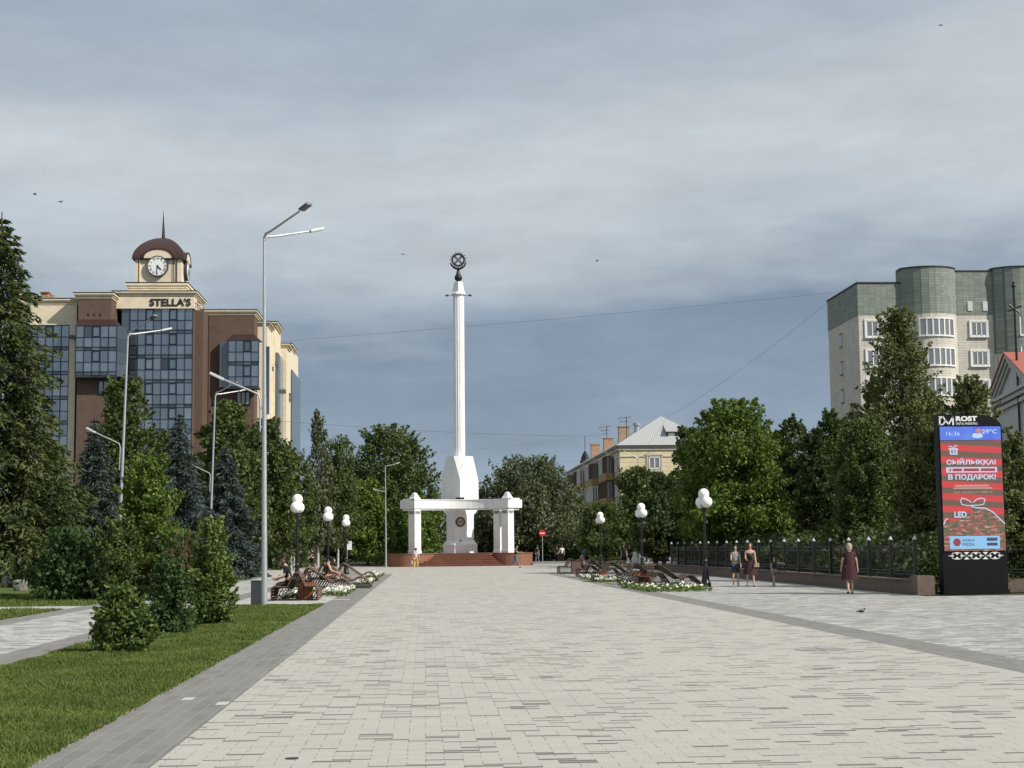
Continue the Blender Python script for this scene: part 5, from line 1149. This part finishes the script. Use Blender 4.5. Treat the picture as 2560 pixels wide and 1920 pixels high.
def strip(ya, za, yb, zb, o, t): b.add([gp(ya, za, -o), gp(yb, zb, -o), gp(yb, zb+t, -o), gp(ya, za+t, -o), gp(ya, za, .1), gp(yb, zb, .1), gp(yb, zb+t, .1), gp(ya, za+t, .1)], [(0,1,2,3),(4,7,6,5),(0,4,5,1),(1,5,6,2),(2,6,7,3),(3,7,4,0)])
for o, dz, t in ((.5, -.32, .28), (.34, -.66, .28), (.2, -.98, .24)):
    strip(y0+.3, ez_+dz, ym, az_+dz, o, t); strip(ym, az_+dz, y1-.3, ez_+dz, o, t)
for o, dz, t in ((.5, -.5, .25), (.34, -.85, .3), (.2, -1.3, .3)): strip(y0+.3, ez_+dz-.25, y1-.3, ez_+dz-.25, o, t)
b.build('cornice', m_hw, rh, world=True)
b = MB()
for ya, za, yb, zb in ((y0+.5, ez_-.05, ym, az_), (ym, az_, y1-.6, ez_-.1)):
    b.add([gp(ya, za, -.6), gp(yb, zb, -.6), gp(yb, zb, Lr+.5), gp(ya, za, Lr+.5), gp(ya, za+.12, -.6), gp(yb, zb+.12, -.6), gp(yb, zb+.12, Lr+.5), gp(ya, za+.12, Lr+.5)], [(0,1,2,3),(4,7,6,5),(0,4,5,1),(1,5,6,2),(2,6,7,3),(3,7,4,0)])
b.build('roof', m_redroof, rh, world=True)

# ------------------------------------------------------------------ cream house
CY = 197; cx0 = P(1549, 1116, CY).x; cx1 = P(1790, 1116, CY).x; cz = P(1549, 1116, CY).z; CYF = 268
def PX(px, py, X): d = ray(px, py); t = X/d.x; return Vector((X, d.y*t, CH+d.z*t))
ch = empty('cream_house', ((cx0+cx1)/2, CY, 0)); tag(ch, 'four storey cream apartment house with grey hipped roof and brick chimneys', 'building')
b = MB(); b.box(cx0, cx1, CY, CY+.6, 0, cz-.05); b.build('front_wall', m_cream, ch, world=True)
b = MB(); b.box(cx0+.002, cx1, CY+.603, CYF, 0, cz-.05); b.build('side_wall', m_creamS, ch, world=True)
b = MB(); b.box(cx0-.35, cx1+.35, CY-.35, CYF+.3, cz-.048, cz+.12); b.box(cx0-.15, cx1+.1, CY-.15, CYF+.1, cz-.5, cz-.05); b.box(cx0-.1, cx1+.1, CY-.08, CY-.002, cz-1.35, cz-1.2); b.build('cornice', m_creamS, ch, world=True)
az2 = P(1668, 1041, CY+6).z; xm = (cx0+cx1)/2; b = MB(); e = .5
b.add([(cx0-e, CY-e, cz+.125), (cx1+e, CY-e, cz+.125), (cx1+e, CYF+e, cz+.125), (cx0-e, CYF+e, cz+.125), (xm, CY+5.5, az2), (xm, CYF-5.5, az2)], [(0,1,4),(1,2,5,4),(2,3,5),(3,0,4,5),(0,3,2,1)])
roof = b.build('roof', m_slate, ch, world=True)
dx = P(1682, 1080, CY+1.2).x; dz0, dz1 = P(1682, 1098, CY+1.2).z, P(1682, 1080, CY+1.2).z
b = MB(); b.box(dx-.75, dx+.75, CY+1.2, CY+4, dz0-.3, dz1); o = b.build('dormer', m_box, roof)
b = MB(); b.box(dx-.6, dx+.25, CY+1.15, CY+1.195, dz0, dz1-.1); o = b.build('dormer_window', m_pvc, roof)
b = MB(); zt = P(1682, 1065, CY+1).z; b.add([(dx-.95, CY+.8, dz1), (dx+.95, CY+.8, dz1), (dx+.8, CY+4.2, zt+.5), (dx-.8, CY+4.2, zt+.5), (dx-.95, CY+.8, dz1+.08), (dx+.95, CY+.8, dz1+.08), (dx+.8, CY+4.2, zt+.6), (dx-.8, CY+4.2, zt+.6)], [(0,1,2,3),(4,7,6,5),(0,4,5,1),(1,5,6,2),(2,6,7,3),(3,7,4,0)]); o = b.build('dormer_roof', m_slate, roof)
for i, (xl, xr_, yt, X, m) in enumerate(((1546.5, 1573, 1065, cx0+1.6, m_tbrick), (1509, 1533, 1094, cx0+1.0, m_rbrick), (1477, 1498, 1110, cx0+1.0, m_rbrick))):
    c = PX((xl+xr_)/2, 1120, X); wd = (xr_-xl)*c.y/F/2; zt = PX((xl+xr_)/2, yt, X).z
    b = MB(); b.box(X-wd, X+wd, c.y-.5, c.y+.5, cz, zt); b.box(X-wd-.08, X+wd+.08, c.y-.58, c.y+.58, zt-.14, zt); chm = b.build('chimney', m, roof)
for px, yb, yt, arms in ((1566, 1065, 1042, 2), (1517, 1094, 1065, 3), (1463, 1150, 1091, 0)):
    X = cx0+1.2; c = PX(px, yb, X); zt = PX(px, yt, X).z; b = MB(); b.tube([(X, c.y, cz), (X, c.y, zt)], .05, 5)
    for k in range(arms): b.tube([(X-1.2+.3*k, c.y-.3*k, zt-.2-.5*k), (X+.6-.2*k, c.y+.3*k, zt-.5*k)], .03, 4); b.tube([(X-.8, c.y, zt-.6*k), (X-.5, c.y+.3, zt+.25-.6*k)], .02, 4)
    if not arms: b.lathe((X, c.y, 0), [(.9, PX(px, 1158, X).z), (.5, PX(px, 1138, X).z), (.15, PX(px, 1128, X).z)], 4)
    o = b.build('antenna', m_dark, roof)
c = P(1592, 1080, CY+4); b = MB(); b.lathe((c.x, CY+4, 0), [(.35, cz+1.5), (.35, P(1592, 1058, CY+4).z-.3), (.5, P(1592, 1058, CY+4).z-.3), (.5, P(1592, 1058, CY+4).z)], 10); o = b.build('vent_pipe', m_steel, roof)
def cwin(x0, x1, z0, z1):
    b = MB(); b.box(x0, x1, CY-.05, CY-.003, z0, z1); wv = b.build('window', m_glassc, ch, world=True)
    b = MB(); xm_ = (x0+x1)/2
    for x in (x0, xm_, x1): b.box(x-.07, x+.07, CY-.1, CY-.052, z0, z1)
    b.box(x0-.07, x1+.07, CY-.1, CY-.053, z0-.07, z0+.07); b.box(x0-.07, x1+.07, CY-.1, CY-.053, z1-.07, z1+.07); b.build('frame', m_pvc, wv)
    b = MB(); b.box(x0-.35, x0-.16, CY-.09, CY-.002, z0-.2, z1+.2); b.box(x1+.16, x1+.35, CY-.09, CY-.002, z0-.2, z1+.2); b.box(x0-.45, x1+.45, CY-.16, CY-.002, z1+.202, z1+.4); b.box(x0-.45, x1+.45, CY-.2, CY-.002, z0-.4, z0-.202); b.build('surround', m_creamS, wv)
wx0, wx1 = P(1623, 1155, CY).x, P(1649, 1155, CY).x; wz1, wz0 = P(1636, 1143, CY).z, P(1636, 1171, CY).z
for k in range(4):
    cwin(wx0, wx1, wz0-3.2*k, wz1-3.2*k); cwin(wx0+4.2, wx1+4.2, wz0-3.2*k, wz1-3.2*k)
rd = random.Random(3)
for fl_ in range(4):
    z1 = cz-1.3-3.2*fl_; z0 = z1-1.6; y = CY+2.5; j = 0
    while y < CYF-4 and z0 > 0:
        isb = (j % 4) in (1, 2)
        b = MB(); b.box(cx0-.05, cx0-.003, y, y+2.2, z0, z1); wv = b.build('window', m_glassc, ch, world=True)
        b = MB()
        for q in (y, y+1.1, y+2.2): b.box(cx0-.12, cx0-.053, q-.08, q+.08, z0, z1)
        b.box(cx0-.12, cx0-.054, y-.08, y+2.28, z1-.06, z1+.1); b.box(cx0-.14, cx0-.054, y-.08, y+2.28, z0-.1, z0+.06); b.build('frame', m_pvc, wv)
        if isb:
            b = MB(); b.box(cx0-1.15, cx0-.145, y-1.0, y+3.0, z0-1.1, z0-.15)
            bl_ = b.build('balcony', m_tan if fl_ < 2 else m_creamS, ch, world=True)
            b = MB(); b.box(cx0-1.05, cx0-.15, y-.9, y+2.9, z0-.148, z1+.3); b.build('balcony_glazing', m_glassc, bl_)
            b = MB()
            for q in np.linspace(y-.95, y+2.95, 5): b.box(cx0-1.12, cx0-1.052, q-.06, q+.06, z0-.148, z1+.3)
            for q in np.linspace(cx0-1.0, cx0-.3, 3): b.box(q-.05, q+.05, y-.98, y-.905, z0-.148, z1+.3)
            b.box(cx0-1.15, cx0-.15, y-.99, y+2.99, z1+.302, z1+.42); b.build('balcony_frame', m_wood if rd.random() < .4 else m_pvc, bl_)
        y += 4.4; j += 1
c = PX(1435, 1350, cx0-3); b = MB(); b.prism([(cx0-5.5, 2.6), (cx0-.2, 4.2), (cx0-.2, 4.35), (cx0-5.5, 2.75)], 'y', 225, 232); b.build('awning', m_creamS, ch, world=True)
b = MB()
for yy in (210, 216, 222, 228, 234): b.box(cx0-.35, cx0-.01, yy, yy+.6, 0, 3.4)
b.box(cx0-.5, cx0-.02, 200, 240, 3.402, 3.9); b.build('shop_front', m_dark, ch, world=True)

# ------------------------------------------------------------------ cables and birds
def cable(p, q, sag, label, r=.014):
    p, q = Vector(p), Vector(q); b = MB(); pts = [p.lerp(q, i/14)+Vector((0, 0, -sag*4*(i/14)*(1-i/14))) for i in range(15)]
    b.tube(pts, r, 4); tag(b.build('cable', m_cable), label, 'cable', 'cables across the sky')
cable(P(700, 853, 165), P(2095, 730, 160), .2, 'highest thin cable, running up to the apartment block roof')
cable(P(1660, 1048, 203), P(2070, 755, 166), .6, 'steep cable from the cream house roof to the apartment block', .015)
cable(P(700, 1052, 150), P(1500, 1090, 190), .35, 'middle cable passing behind the column above the trees', .02)
cable(P(1080, 1130, 170), P(1500, 1085, 215), .3, 'faint cable crossing below the middle cable', .014)
cable(P(1330, 1158, 190), P(1463, 1150, 212), .1, 'short cable ending at the dark roof mast of the cream house')
for i, (px, py, Y) in enumerate(((88, 487, 90), (153, 506, 90), (1007, 637, 120), (1492, 653, 120), (2352, 64, 150))):
    c = P(px, py, Y); b = MB(); s = .12; b.tube([(-s*.8, 0, 0), (0, 0, .03), (s*.9, 0, 0)], [.012, .035, .006], 6)
    b.add([(0, 0, .03), (.06, .5*s, .12), (-.1, 2.0*s, .02), (-.14, .1, .04)], [(0, 1, 2, 3)]); b.add([(0, 0, .05), (.1, -.5*s, .12), (-.1, -2.0*s, .02), (-.14, -.1, .04)], [(0, 3, 2, 1)])
    o = b.build('bird', m_dark, fixn=False); o.location = c; o.rotation_euler = (0, 0, i*1.1); tag(o, ['small dark bird in the sky far left, upper of two', 'small dark bird in the sky far left, lower of two', 'tiny bird left of the column top', 'tiny bird right of the column top', 'tiny bird high in the upper right sky'][i], 'bird')
g = G(2154, 1533); b = MB(); b.ball((0, 0, .1), .09, 10, 8, (1.6, .8, .8)); b.ball((.14, 0, .2), .045, 8, 6); b.tube([(-.1, 0, .1), (-.26, 0, .07)], [.05, .02], 6); b.tube([(.0, .03, .08), (.0, .03, 0)], .006, 4); b.tube([(.0, -.03, .08), (.0, -.03, 0)], .006, 4); b.tube([(.18, 0, .2), (.22, 0, .19)], [.014, .003], 4)
o = b.build('pigeon', m_box, smooth=True); o.location = g; o.scale = (.5,)*3; tag(o, 'grey pigeon standing on the paving below the woman in the dark red dress', 'pigeon')

# ------------------------------------------------------------------ cars
def car(loc, rz, colr, label, name='parked_car'):
    r = empty(name, loc, rz); tag(r, label, 'car'); mp_ = mat('car_paint_'+str(len(bpy.data.materials)), colr, .3, .3, var=.03, coat=.6)
    pr = [(-2.1,.35),(-2.15,.6),(-2.05,.88),(-1.5,.95),(-.95,1.38),(.35,1.42),(1.0,.98),(1.9,.85),(2.15,.65),(2.15,.35)]
    b = MB(); b.loft([[(x, s*.86*(1 if z < 1 else .86), z) for x, z in pr] for s in (-1, -.5, .5, 1)]); b.build('body', mp_, r, smooth=True, bevel=.04)
    b = MB(); gp_ = [(-1.35,.98),(-.9,1.33),(.3,1.36),(.85,1.0)]
    for s in (-1, 1): b = MB(); b.prism(gp_, 'y', s*.79, s*.83); b.build('side_window', m_glassd, r)
    for x in (-1.35, 1.35):
        for s in (-1, 1):
            b = MB(); b.M = Matrix.Translation((x, s*.8, .32)) @ Matrix.Rotation(math.pi/2, 4, 'X'); b.lathe((0,0,0), [(.32,-.1),(.32,.1),(.2,.11)], 18); wv = b.build('wheel', m_black, r)
            b = MB(); b.M = Matrix.Translation((x, s*.8, .32)) @ Matrix.Rotation(math.pi/2, 4, 'X'); b.lathe((0,0,0), [(.19,-.115),(.19,.115)], 14); b.build('rim', m_steel, wv)
    for s in (-1, 1): b = MB(); b.box(2.1, 2.17, s*.6-.15, s*.6+.15, .6, .72); b.build('headlight', m_signw, r)
c = P(1640, 1400, 158); car((c.x, 158, 0), 0, (.03, .035, .05), 'dark car parked under the trees beyond the fence')
c = P(1085, 1380, 190); car((c.x, 190, 0), .2, (.5, .5, .5), 'silver car seen between the left pillar and the stele')
c = P(1690, 1400, 160); car((c.x, 160, 0), 0, (.30, .04, .03), 'dull red car behind the dark parked car')

# ------------------------------------------------------------------ people
m_skin = mat('skin', (.52, .33, .235), .55, var=.06); m_hair_d = mat('dark_hair', (.03, .018, .012), .6, var=.3, scale=40); m_hair_b = mat('pale_blonde_hair', (.50, .42, .30), .6, var=.3, scale=40); m_hair_m = mat('brown_hair', (.10, .05, .028), .6, var=.3, scale=40)
def cloth(name, c, **kw): return mat(name, c, .9, var=kw.get('var', .12), scale=kw.get('scale', 14), c2=kw.get('c2'))
def skin(name, V, E, rad, m, parent, lv=1):
    me = bpy.data.meshes.new(name); me.from_pydata([tuple(v) for v in V], E, []); me.materials.append(m); o = bpy.data.objects.new(name, me); col.objects.link(o)
    md = o.modifiers.new('Skin', 'SKIN'); md.use_smooth_shade = True
    if not me.skin_vertices: raise RuntimeError('no skin layer')
    for i, r in enumerate(rad): me.skin_vertices[0].data[i].radius = (r, r)
    me.skin_vertices[0].data[0].use_root = True
    s = o.modifiers.new('Sub', 'SUBSURF'); s.levels = lv; s.render_levels = lv
    if parent: o.parent = parent
    return o
def person(loc, rz, h, label, top, bottom, hair, legs=(0, 0), knees=(4, 4), arms=(0, 0), elbows=(15, 15), lean=0, seat=None, sleeve=.5, trouser=1.0, skirt=None, dress=None, shoes=None, hairlen=.1, bun=False, head=0, spread=0, armout=(.1, .1), headturn=None, pelvis_z=None):
    """faces local -Y; angles in degrees, positive swings forward"""
    r = empty('person', loc, rz, h/1.70); tag(r, label, 'person')
    V = {}; pz = pelvis_z if pelvis_z is not None else (seat if seat else .92); V['pel'] = Vector((0, 0, pz))
    la = R_(lean); up = Vector((0, -math.sin(la), math.cos(la)))
    V['spine'] = V['pel']+up*.20; V['chest'] = V['pel']+up*.40; V['neckb'] = V['pel']+up*.535
    hu = Vector((0, -math.sin(la+R_(head)), math.cos(la+R_(head))))
    V['neck'] = V['neckb']+hu*.07; V['head'] = V['neck']+hu*.10+Vector((0, -.015, 0)); V['crown'] = V['head']+hu*.105
    V['nose'] = V['head']+Vector((0, -.115*math.cos(la+R_(head)), -.115*math.sin(la+R_(head))+.005))
    for i, s in enumerate((-1, 1)):
        V['sh%d' % i] = V['pel']+up*.49+Vector((s*.165, 0, 0)); a = R_(arms[i]); ao = armout[i]
        d = Vector((s*ao, -math.sin(a), -math.cos(a))).normalized(); V['el%d' % i] = V['sh%d' % i]+d*.28
        a2 = a+R_(elbows[i]); d2 = Vector((s*ao*.4, -math.sin(a2), -math.cos(a2))).normalized(); V['wr%d' % i] = V['el%d' % i]+d2*.245; V['pa%d' % i] = V['wr%d' % i]+d2*.075
        sd_ = Vector((s, 0, 0)).cross(d2).normalized() if abs(d2.x) < .9 else Vector((0, 1, 0))
        for k in range(4): V['f%d%d' % (i, k)] = V['pa%d' % i]+d2*(.085-.008*abs(k-1))+sd_*(.026*(k-1.5))-Vector((s*.012, 0, 0))
        V['t%d' % i] = V['wr%d' % i]+d2*.07-sd_*.055
        V['hip%d' % i] = V['pel']+Vector((s*.09, 0, -.03)); a = R_(legs[i]); sp_ = spread
        d = Vector((s*(.04+sp_), -math.sin(a), -math.cos(a))).normalized(); V['kn%d' % i] = V['hip%d' % i]+d*.42
        a2 = a-R_(knees[i]); d2 = Vector((0, -math.sin(a2), -math.cos(a2))); V['an%d' % i] = V['kn%d' % i]+d2*.40
        fa = a2+math.pi/2 if abs(a2) > .6 else math.pi/2; V['toe%d' % i] = V['an%d' % i]+Vector((s*.02, -.15*math.cos(a2*.6), -.045-.1*math.sin(a2)*.0))
    lowest = min(V['an0'].z, V['an1'].z)
    if seat is None and pelvis_z is None:
        dz = .085-lowest
        for q in V: V[q] = V[q]+Vector((0, 0, dz))
    RD = dict(pel=.12, spine=.105, chest=.125, neckb=.07, neck=.048, head=.088, crown=.062, nose=.012)
    for i in '01':
        RD.update({'sh'+i: .055, 'el'+i: .038, 'wr'+i: .026, 'pa'+i: .030, 't'+i: .009, 'hip'+i: .088, 'kn'+i: .052, 'an'+i: .034, 'toe'+i: .03})
        for k in range(4): RD['f%s%d' % (i, k)] = .0085
    ED = [('pel','spine'),('spine','chest'),('chest','neckb'),('neckb','neck'),('neck','head'),('head','crown'),('head','nose')]
    for i in '01':
        ED += [('chest','sh'+i),('sh'+i,'el'+i),('el'+i,'wr'+i),('wr'+i,'pa'+i),('wr'+i,'t'+i),('pel','hip'+i),('hip'+i,'kn'+i),('kn'+i,'an'+i),('an'+i,'toe'+i)]+[('pa'+i, 'f%s%d' % (i, k)) for k in range(4)]
    def mk(name, keys, edges, m, add=0, over={}, lv=1):
        idx = {k: j for j, k in enumerate(keys)}; return skin(name, [over.get(k, (V.get(k), 0))[0] for k in keys], [(idx[a], idx[c]) for a, c in edges if a in idx and c in idx], [over[k][1] if k in over else RD[k]+add for k in keys], m, r, lv)
    mk('body', list(V.keys()), ED, m_skin, lv=2)
    lp = lambda a, c, f: V[a].lerp(V[c], f)
    ov = {}
    keys = ['chest', 'spine', 'pel', 'neckb', 'sh0', 'sh1']; eds = [('pel','spine'),('spine','chest'),('chest','neckb'),('chest','sh0'),('chest','sh1')]
    ov['pel'] = (V['pel']+Vector((0, 0, .02)), .142); ov['neckb'] = (V['neckb']-up*.02, .075)
    for i in '01':
        if sleeve > 0:
            k = 'sl'+i; ov[k] = (lp('sh'+i, 'el'+i, min(1, sleeve)), .062 if sleeve <= 1 else .055); keys.append(k); eds.append(('sh'+i, k))
            if sleeve > 1: k2 = 'sm'+i; ov[k2] = (lp('el'+i, 'wr'+i, sleeve-1), .043); keys.append(k2); eds.append((k, k2))
    if top is not None: mk('shirt', keys, eds, top, .022, ov)
    if bottom is not None and skirt is None:
        keys = ['pel', 'hip0', 'hip1']; eds = [('pel', 'hip0'), ('pel', 'hip1')]; ov2 = {'pel': (V['pel']+Vector((0,0,.03)), .145)}
        for i in '01':
            k = 'k'+i
            if trouser <= 1: ov2[k] = (lp('hip'+i, 'kn'+i, trouser), .085 if trouser < 1 else .075); keys.append(k); eds.append(('hip'+i, k))
            else:
                ov2[k] = (V['kn'+i], .075); k2 = 'a'+i; ov2[k2] = (lp('kn'+i, 'an'+i, trouser-1), .062); keys += [k, k2]; eds += [('hip'+i, k), (k, k2)]
        mk('trousers', keys, eds, bottom, .022, ov2)
    if skirt is not None or dress is not None:
        hem, rw = skirt or dress; b = MB(); z0 = V['pel'].z+.12 if skirt else V['chest'].z+.12; c = V['pel']
        pr = [(.13, z0), (.17, V['pel'].z-.02), (rw*.85, (V['pel'].z+hem)/2), (rw, hem)] if skirt else [(.12, z0+.03), (.165, z0-.06), (.17, V['spine'].z), (rw*.85, V['pel'].z-.1), (rw, hem)]
        b.lathe((c.x, c.y, 0), pr, 26, sx=1.08, sy=.85, cap=False, wave=lambda a, j: (.03+.03*(j > 2))*math.sin(8*a+j*.4)); b.build('skirt' if skirt else 'dress', bottom or top, r, smooth=True, fixn=False)
    hb = MB(); hc = V['head']+hu*.03+Vector((0, .02, 0)); hb.ball(hc, .108, 14, 10, (.93, 1.0, 1.05))
    if hairlen > .12: hb.loft([[(hc.x+q*math.cos(a), hc.y+.03+q*.55*math.sin(a), hc.z+zz_) for a in [2*math.pi*j/10 for j in range(10)]] for q, zz_ in ((.10, .04), (.105, -.06), (.085, -hairlen))])
    if bun: hb.ball(hc+Vector((0, .05, .11)), .05, 10, 8)
    hp = hb.build('hair', hair, r, smooth=True)
    # keep the face clear of hair
    for v in hp.data.vertices:
        if v.co.y < hc.y-.05 and v.co.z < hc.z+.04: v.co.y = hc.y-.045
    if shoes is not None:
        for i in '01': skin('shoe', [V['an'+i]+Vector((0, .03, -.045)), V['toe'+i]+Vector((0, -.0, .0))], [(0, 1)], [.042, .038], shoes, r)
    return r, V
blk = cloth('black_cloth', (.015, .015, .017)); gry = cloth('grey_jeans', (.16, .18, .20)); wht = cloth('white_cloth', (.72, .71, .68)); drs = cloth('dark_red_cloth', (.055, .018, .022)); yel = cloth('yellow_cloth', (.62, .42, .14)); pnk = cloth('pink_striped_cloth', (.62, .45, .42), c2=(.75, .70, .66), scale=30); nav = cloth('navy_cloth', (.03, .035, .06)); blu = cloth('pale_blue_cloth', (.35, .45, .62)); pat = cloth('patterned_cloth', (.05, .05, .05), c2=(.45, .44, .42), scale=22); red_ = cloth('faded_red_cloth', (.34, .13, .12), c2=(.5, .36, .33)); shoeb = cloth('black_shoe', (.012, .012, .012)); shoew = cloth('white_shoe', (.7, .7, .68)); brnc = cloth('dark_brown_cloth', (.04, .028, .022)); grc = cloth('grey_cloth', (.22, .22, .23))
def gl_(px, py): g = G(px, py); return (g.x, g.y, 0)
person(gl_(2126, 1486), R_(178), 1.58, 'woman in a loose dark red dress walking away near the advertising pylon', drs, drs, m_hair_b, legs=(14, -12), knees=(6, 10), arms=(-6, 4), elbows=(8, 8), sleeve=.6, dress=(.50, .27), shoes=shoeb, armout=(.28, .28), hairlen=.13)
person(gl_(1840, 1467), R_(-6), 1.55, 'woman in a patterned top and black shorts, left of the woman with a bag', pat, nav, m_hair_d, legs=(8, -10), knees=(6, 8), arms=(22, 8), elbows=(65, 20), trouser=.85, shoes=shoew, sleeve=.3, head=8, lean=3)
rr, _ = person(gl_(1877, 1467), R_(-4), 1.64, 'woman in a black tank top and dark red skirt with a shoulder bag', blk, drs, m_hair_m, legs=(-8, 10), knees=(8, 5), arms=(12, 14), elbows=(70, 20), sleeve=0, skirt=(.50, .26), shoes=shoeb, hairlen=.2, head=10)
b = MB(); b.box(.12, .34, -.16, -.06, .78, .95); b.tube([(.2, -.12, .95), (.1, -.14, 1.2), (-.12, -.1, 1.42)], .009, 5); b.build('shoulder_bag', cloth('beige_bag', (.38, .29, .2)), rr, bevel=.02)
person(gl_(1936, 1466), R_(20), 1.12, 'child in a navy top and grey shorts beside the fence, arm stretched out', nav, grc, m_hair_d, legs=(16, -14), knees=(8, 20), arms=(10, 78), elbows=(15, 5), trouser=.7, shoes=shoeb, sleeve=.3, armout=(.2, .5))
rr, _ = person(gl_(1040, 1425), R_(165), 1.60, 'woman in a pink striped top and yellow trousers before the monument', pnk, yel, m_hair_d, legs=(10, -12), knees=(5, 8), arms=(5, -8), elbows=(20, 10), trouser=1.7, shoes=shoew, sleeve=.8, armout=(.3, .2))
b = MB(); b.box(.26, .34, -.08, .12, .45, .75); b.build('carrier_bag', wht, rr, bevel=.02)
rr, _ = person(gl_(1290, 1420), R_(70), 1.76, 'man in a black t-shirt and grey jeans striding past the monument, holding a phone', blk, gry, m_hair_d, legs=(24, -28), knees=(4, 28), arms=(45, 30), elbows=(50, 65), trouser=1.85, shoes=shoeb, sleeve=.5, head=18)
person(gl_(926-145, 1426), R_(-75), 1.72, 'person in black walking behind the reading woman\'s bench', blk, blk, m_hair_d, legs=(22, -20), knees=(5, 22), arms=(-25, 25), elbows=(25, 25), trouser=.95, shoes=shoeb, sleeve=.5)
person((P(890, 1400, 160).x, 160, 0), R_(180), 1.7, 'distant dark figure under the trees left of the monument', blk, nav, m_hair_d, trouser=1.8, sleeve=.9, shoes=shoeb)
person((P(1343, 1400, 158).x, 158, 0), R_(150), 1.75, 'dark figure in the shade beside the no-entry sign', nav, gry, m_hair_d, trouser=1.8, sleeve=.6, shoes=shoeb, legs=(8, -8))
person((P(1393, 1400, 156).x, 156, 0), R_(175), 1.7, 'person in dark clothes left of the walker in a white shirt', blk, blk, m_hair_d, trouser=1.8, sleeve=.6, shoes=shoeb, legs=(-10, 10))
person((P(1405, 1400, 156).x, 156, 0), R_(185), 1.74, 'walker in a white shirt and black trousers near the cream house', wht, blk, m_hair_m, trouser=1.8, sleeve=.6, shoes=shoeb, legs=(12, -12), armout=(.25, .25))
rr, _ = person(gl_(1561, 1419), R_(-20), 1.70, 'person in a black dress carrying a white carrier bag', blk, blk, m_hair_m, legs=(16, -16), knees=(5, 20), arms=(8, 2), elbows=(10, 6), trouser=.9, sleeve=.5, dress=(.55, .22), shoes=shoeb)
b = MB(); b.loft([[(x*w_+.30, y*.07, z) for x, y in ((-1,-1),(1,-1),(1,1),(-1,1))] for w_, z in ((.12, .28), (.13, .5), (.05, .74), (.02, .8))]); b.build('carrier_bag', wht, rr)
person((P(1574, 1400, 122).x, 122, 0), R_(10), 1.66, 'person in dark clothes behind the carrier of the white bag', brnc, brnc, m_hair_d, trouser=1.8, sleeve=.9, shoes=shoeb)
person((P(1588, 1400, 120).x, 120, 0), R_(-30), 1.35, 'girl in a wide white dress', wht, wht, m_hair_m, sleeve=.3, dress=(.12, .42), shoes=shoew)
rr, _ = person(gl_(1628, 1411), R_(105), 1.68, 'person in a pale blue shirt and white trousers with a bucket', blu, wht, m_hair_m, legs=(18, -18), knees=(5, 18), arms=(15, -10), elbows=(20, 10), trouser=1.8, sleeve=.6, shoes=shoew)
c = G(1640, 1412); b = MB(); b.lathe((0,0,0), [(.13,0),(.17,.38),(.18,.38),(.18,.41)], 14); b.tube([(-.17,0,.38),(0,0,.62),(.17,0,.38)], .01, 5); o = b.build('bucket', m_signw); o.location = c; tag(o, 'white bucket on the paving beside the person in pale blue', 'bucket')
# seated people
bb_ = G(679, 1503)
rr, V = person((bb_.x+.50, bb_.y+.62, 0), R_(-92), 1.66, 'reading woman with a hair bun, black top and dark trousers, seated on the near bench', blk, brnc, m_hair_m, legs=(86, 80), knees=(84, 76), arms=(12, 16), elbows=(58, 60), lean=10, head=34, seat=.58, trouser=1.9, sleeve=.75, shoes=shoeb, bun=True)
b = MB(); b.obox((-.02, -.40, .78), (.11, 0, 0), (0, .09, .05), (0, -.004, .01)); b.build('open_book', wht, rr)
c = (P(721, 1400, 61.5).x+1.30, 62.2, 0)
rr, V = person(c, R_(90), 1.68, 'woman in a brown camisole and shorts leaning forward on the chaise behind the reading woman', brnc, brnc, m_hair_d, legs=(100, 96), knees=(52, 46), arms=(24, 20), elbows=(50, 46), lean=24, head=34, pelvis_z=.60, trouser=.45, sleeve=0, shoes=None, hairlen=.16)
bk = P(1437, 1400, 96); 
rr, V = person((bk.x+.35, 96.2, 0), R_(60), 1.70, 'man in a blue cap and faded red shirt sitting on the far right bench', red_, grc, m_hair_d, legs=(80, 74), knees=(78, 70), arms=(34, 20), elbows=(30, 40), lean=14, head=18, pelvis_z=.55, trouser=1.6, sleeve=.6, shoes=shoeb)
b = MB(); hh = V['head']+Vector((0, 0, .05)); b.ball(hh, .118, 12, 8, (1, 1, .75)); b.box(hh.x-.07, hh.x+.07, hh.y-.2, hh.y-.08, hh.z+.0, hh.z+.02); b.build('cap', cloth('blue_cap', (.08, .12, .45)), rr)
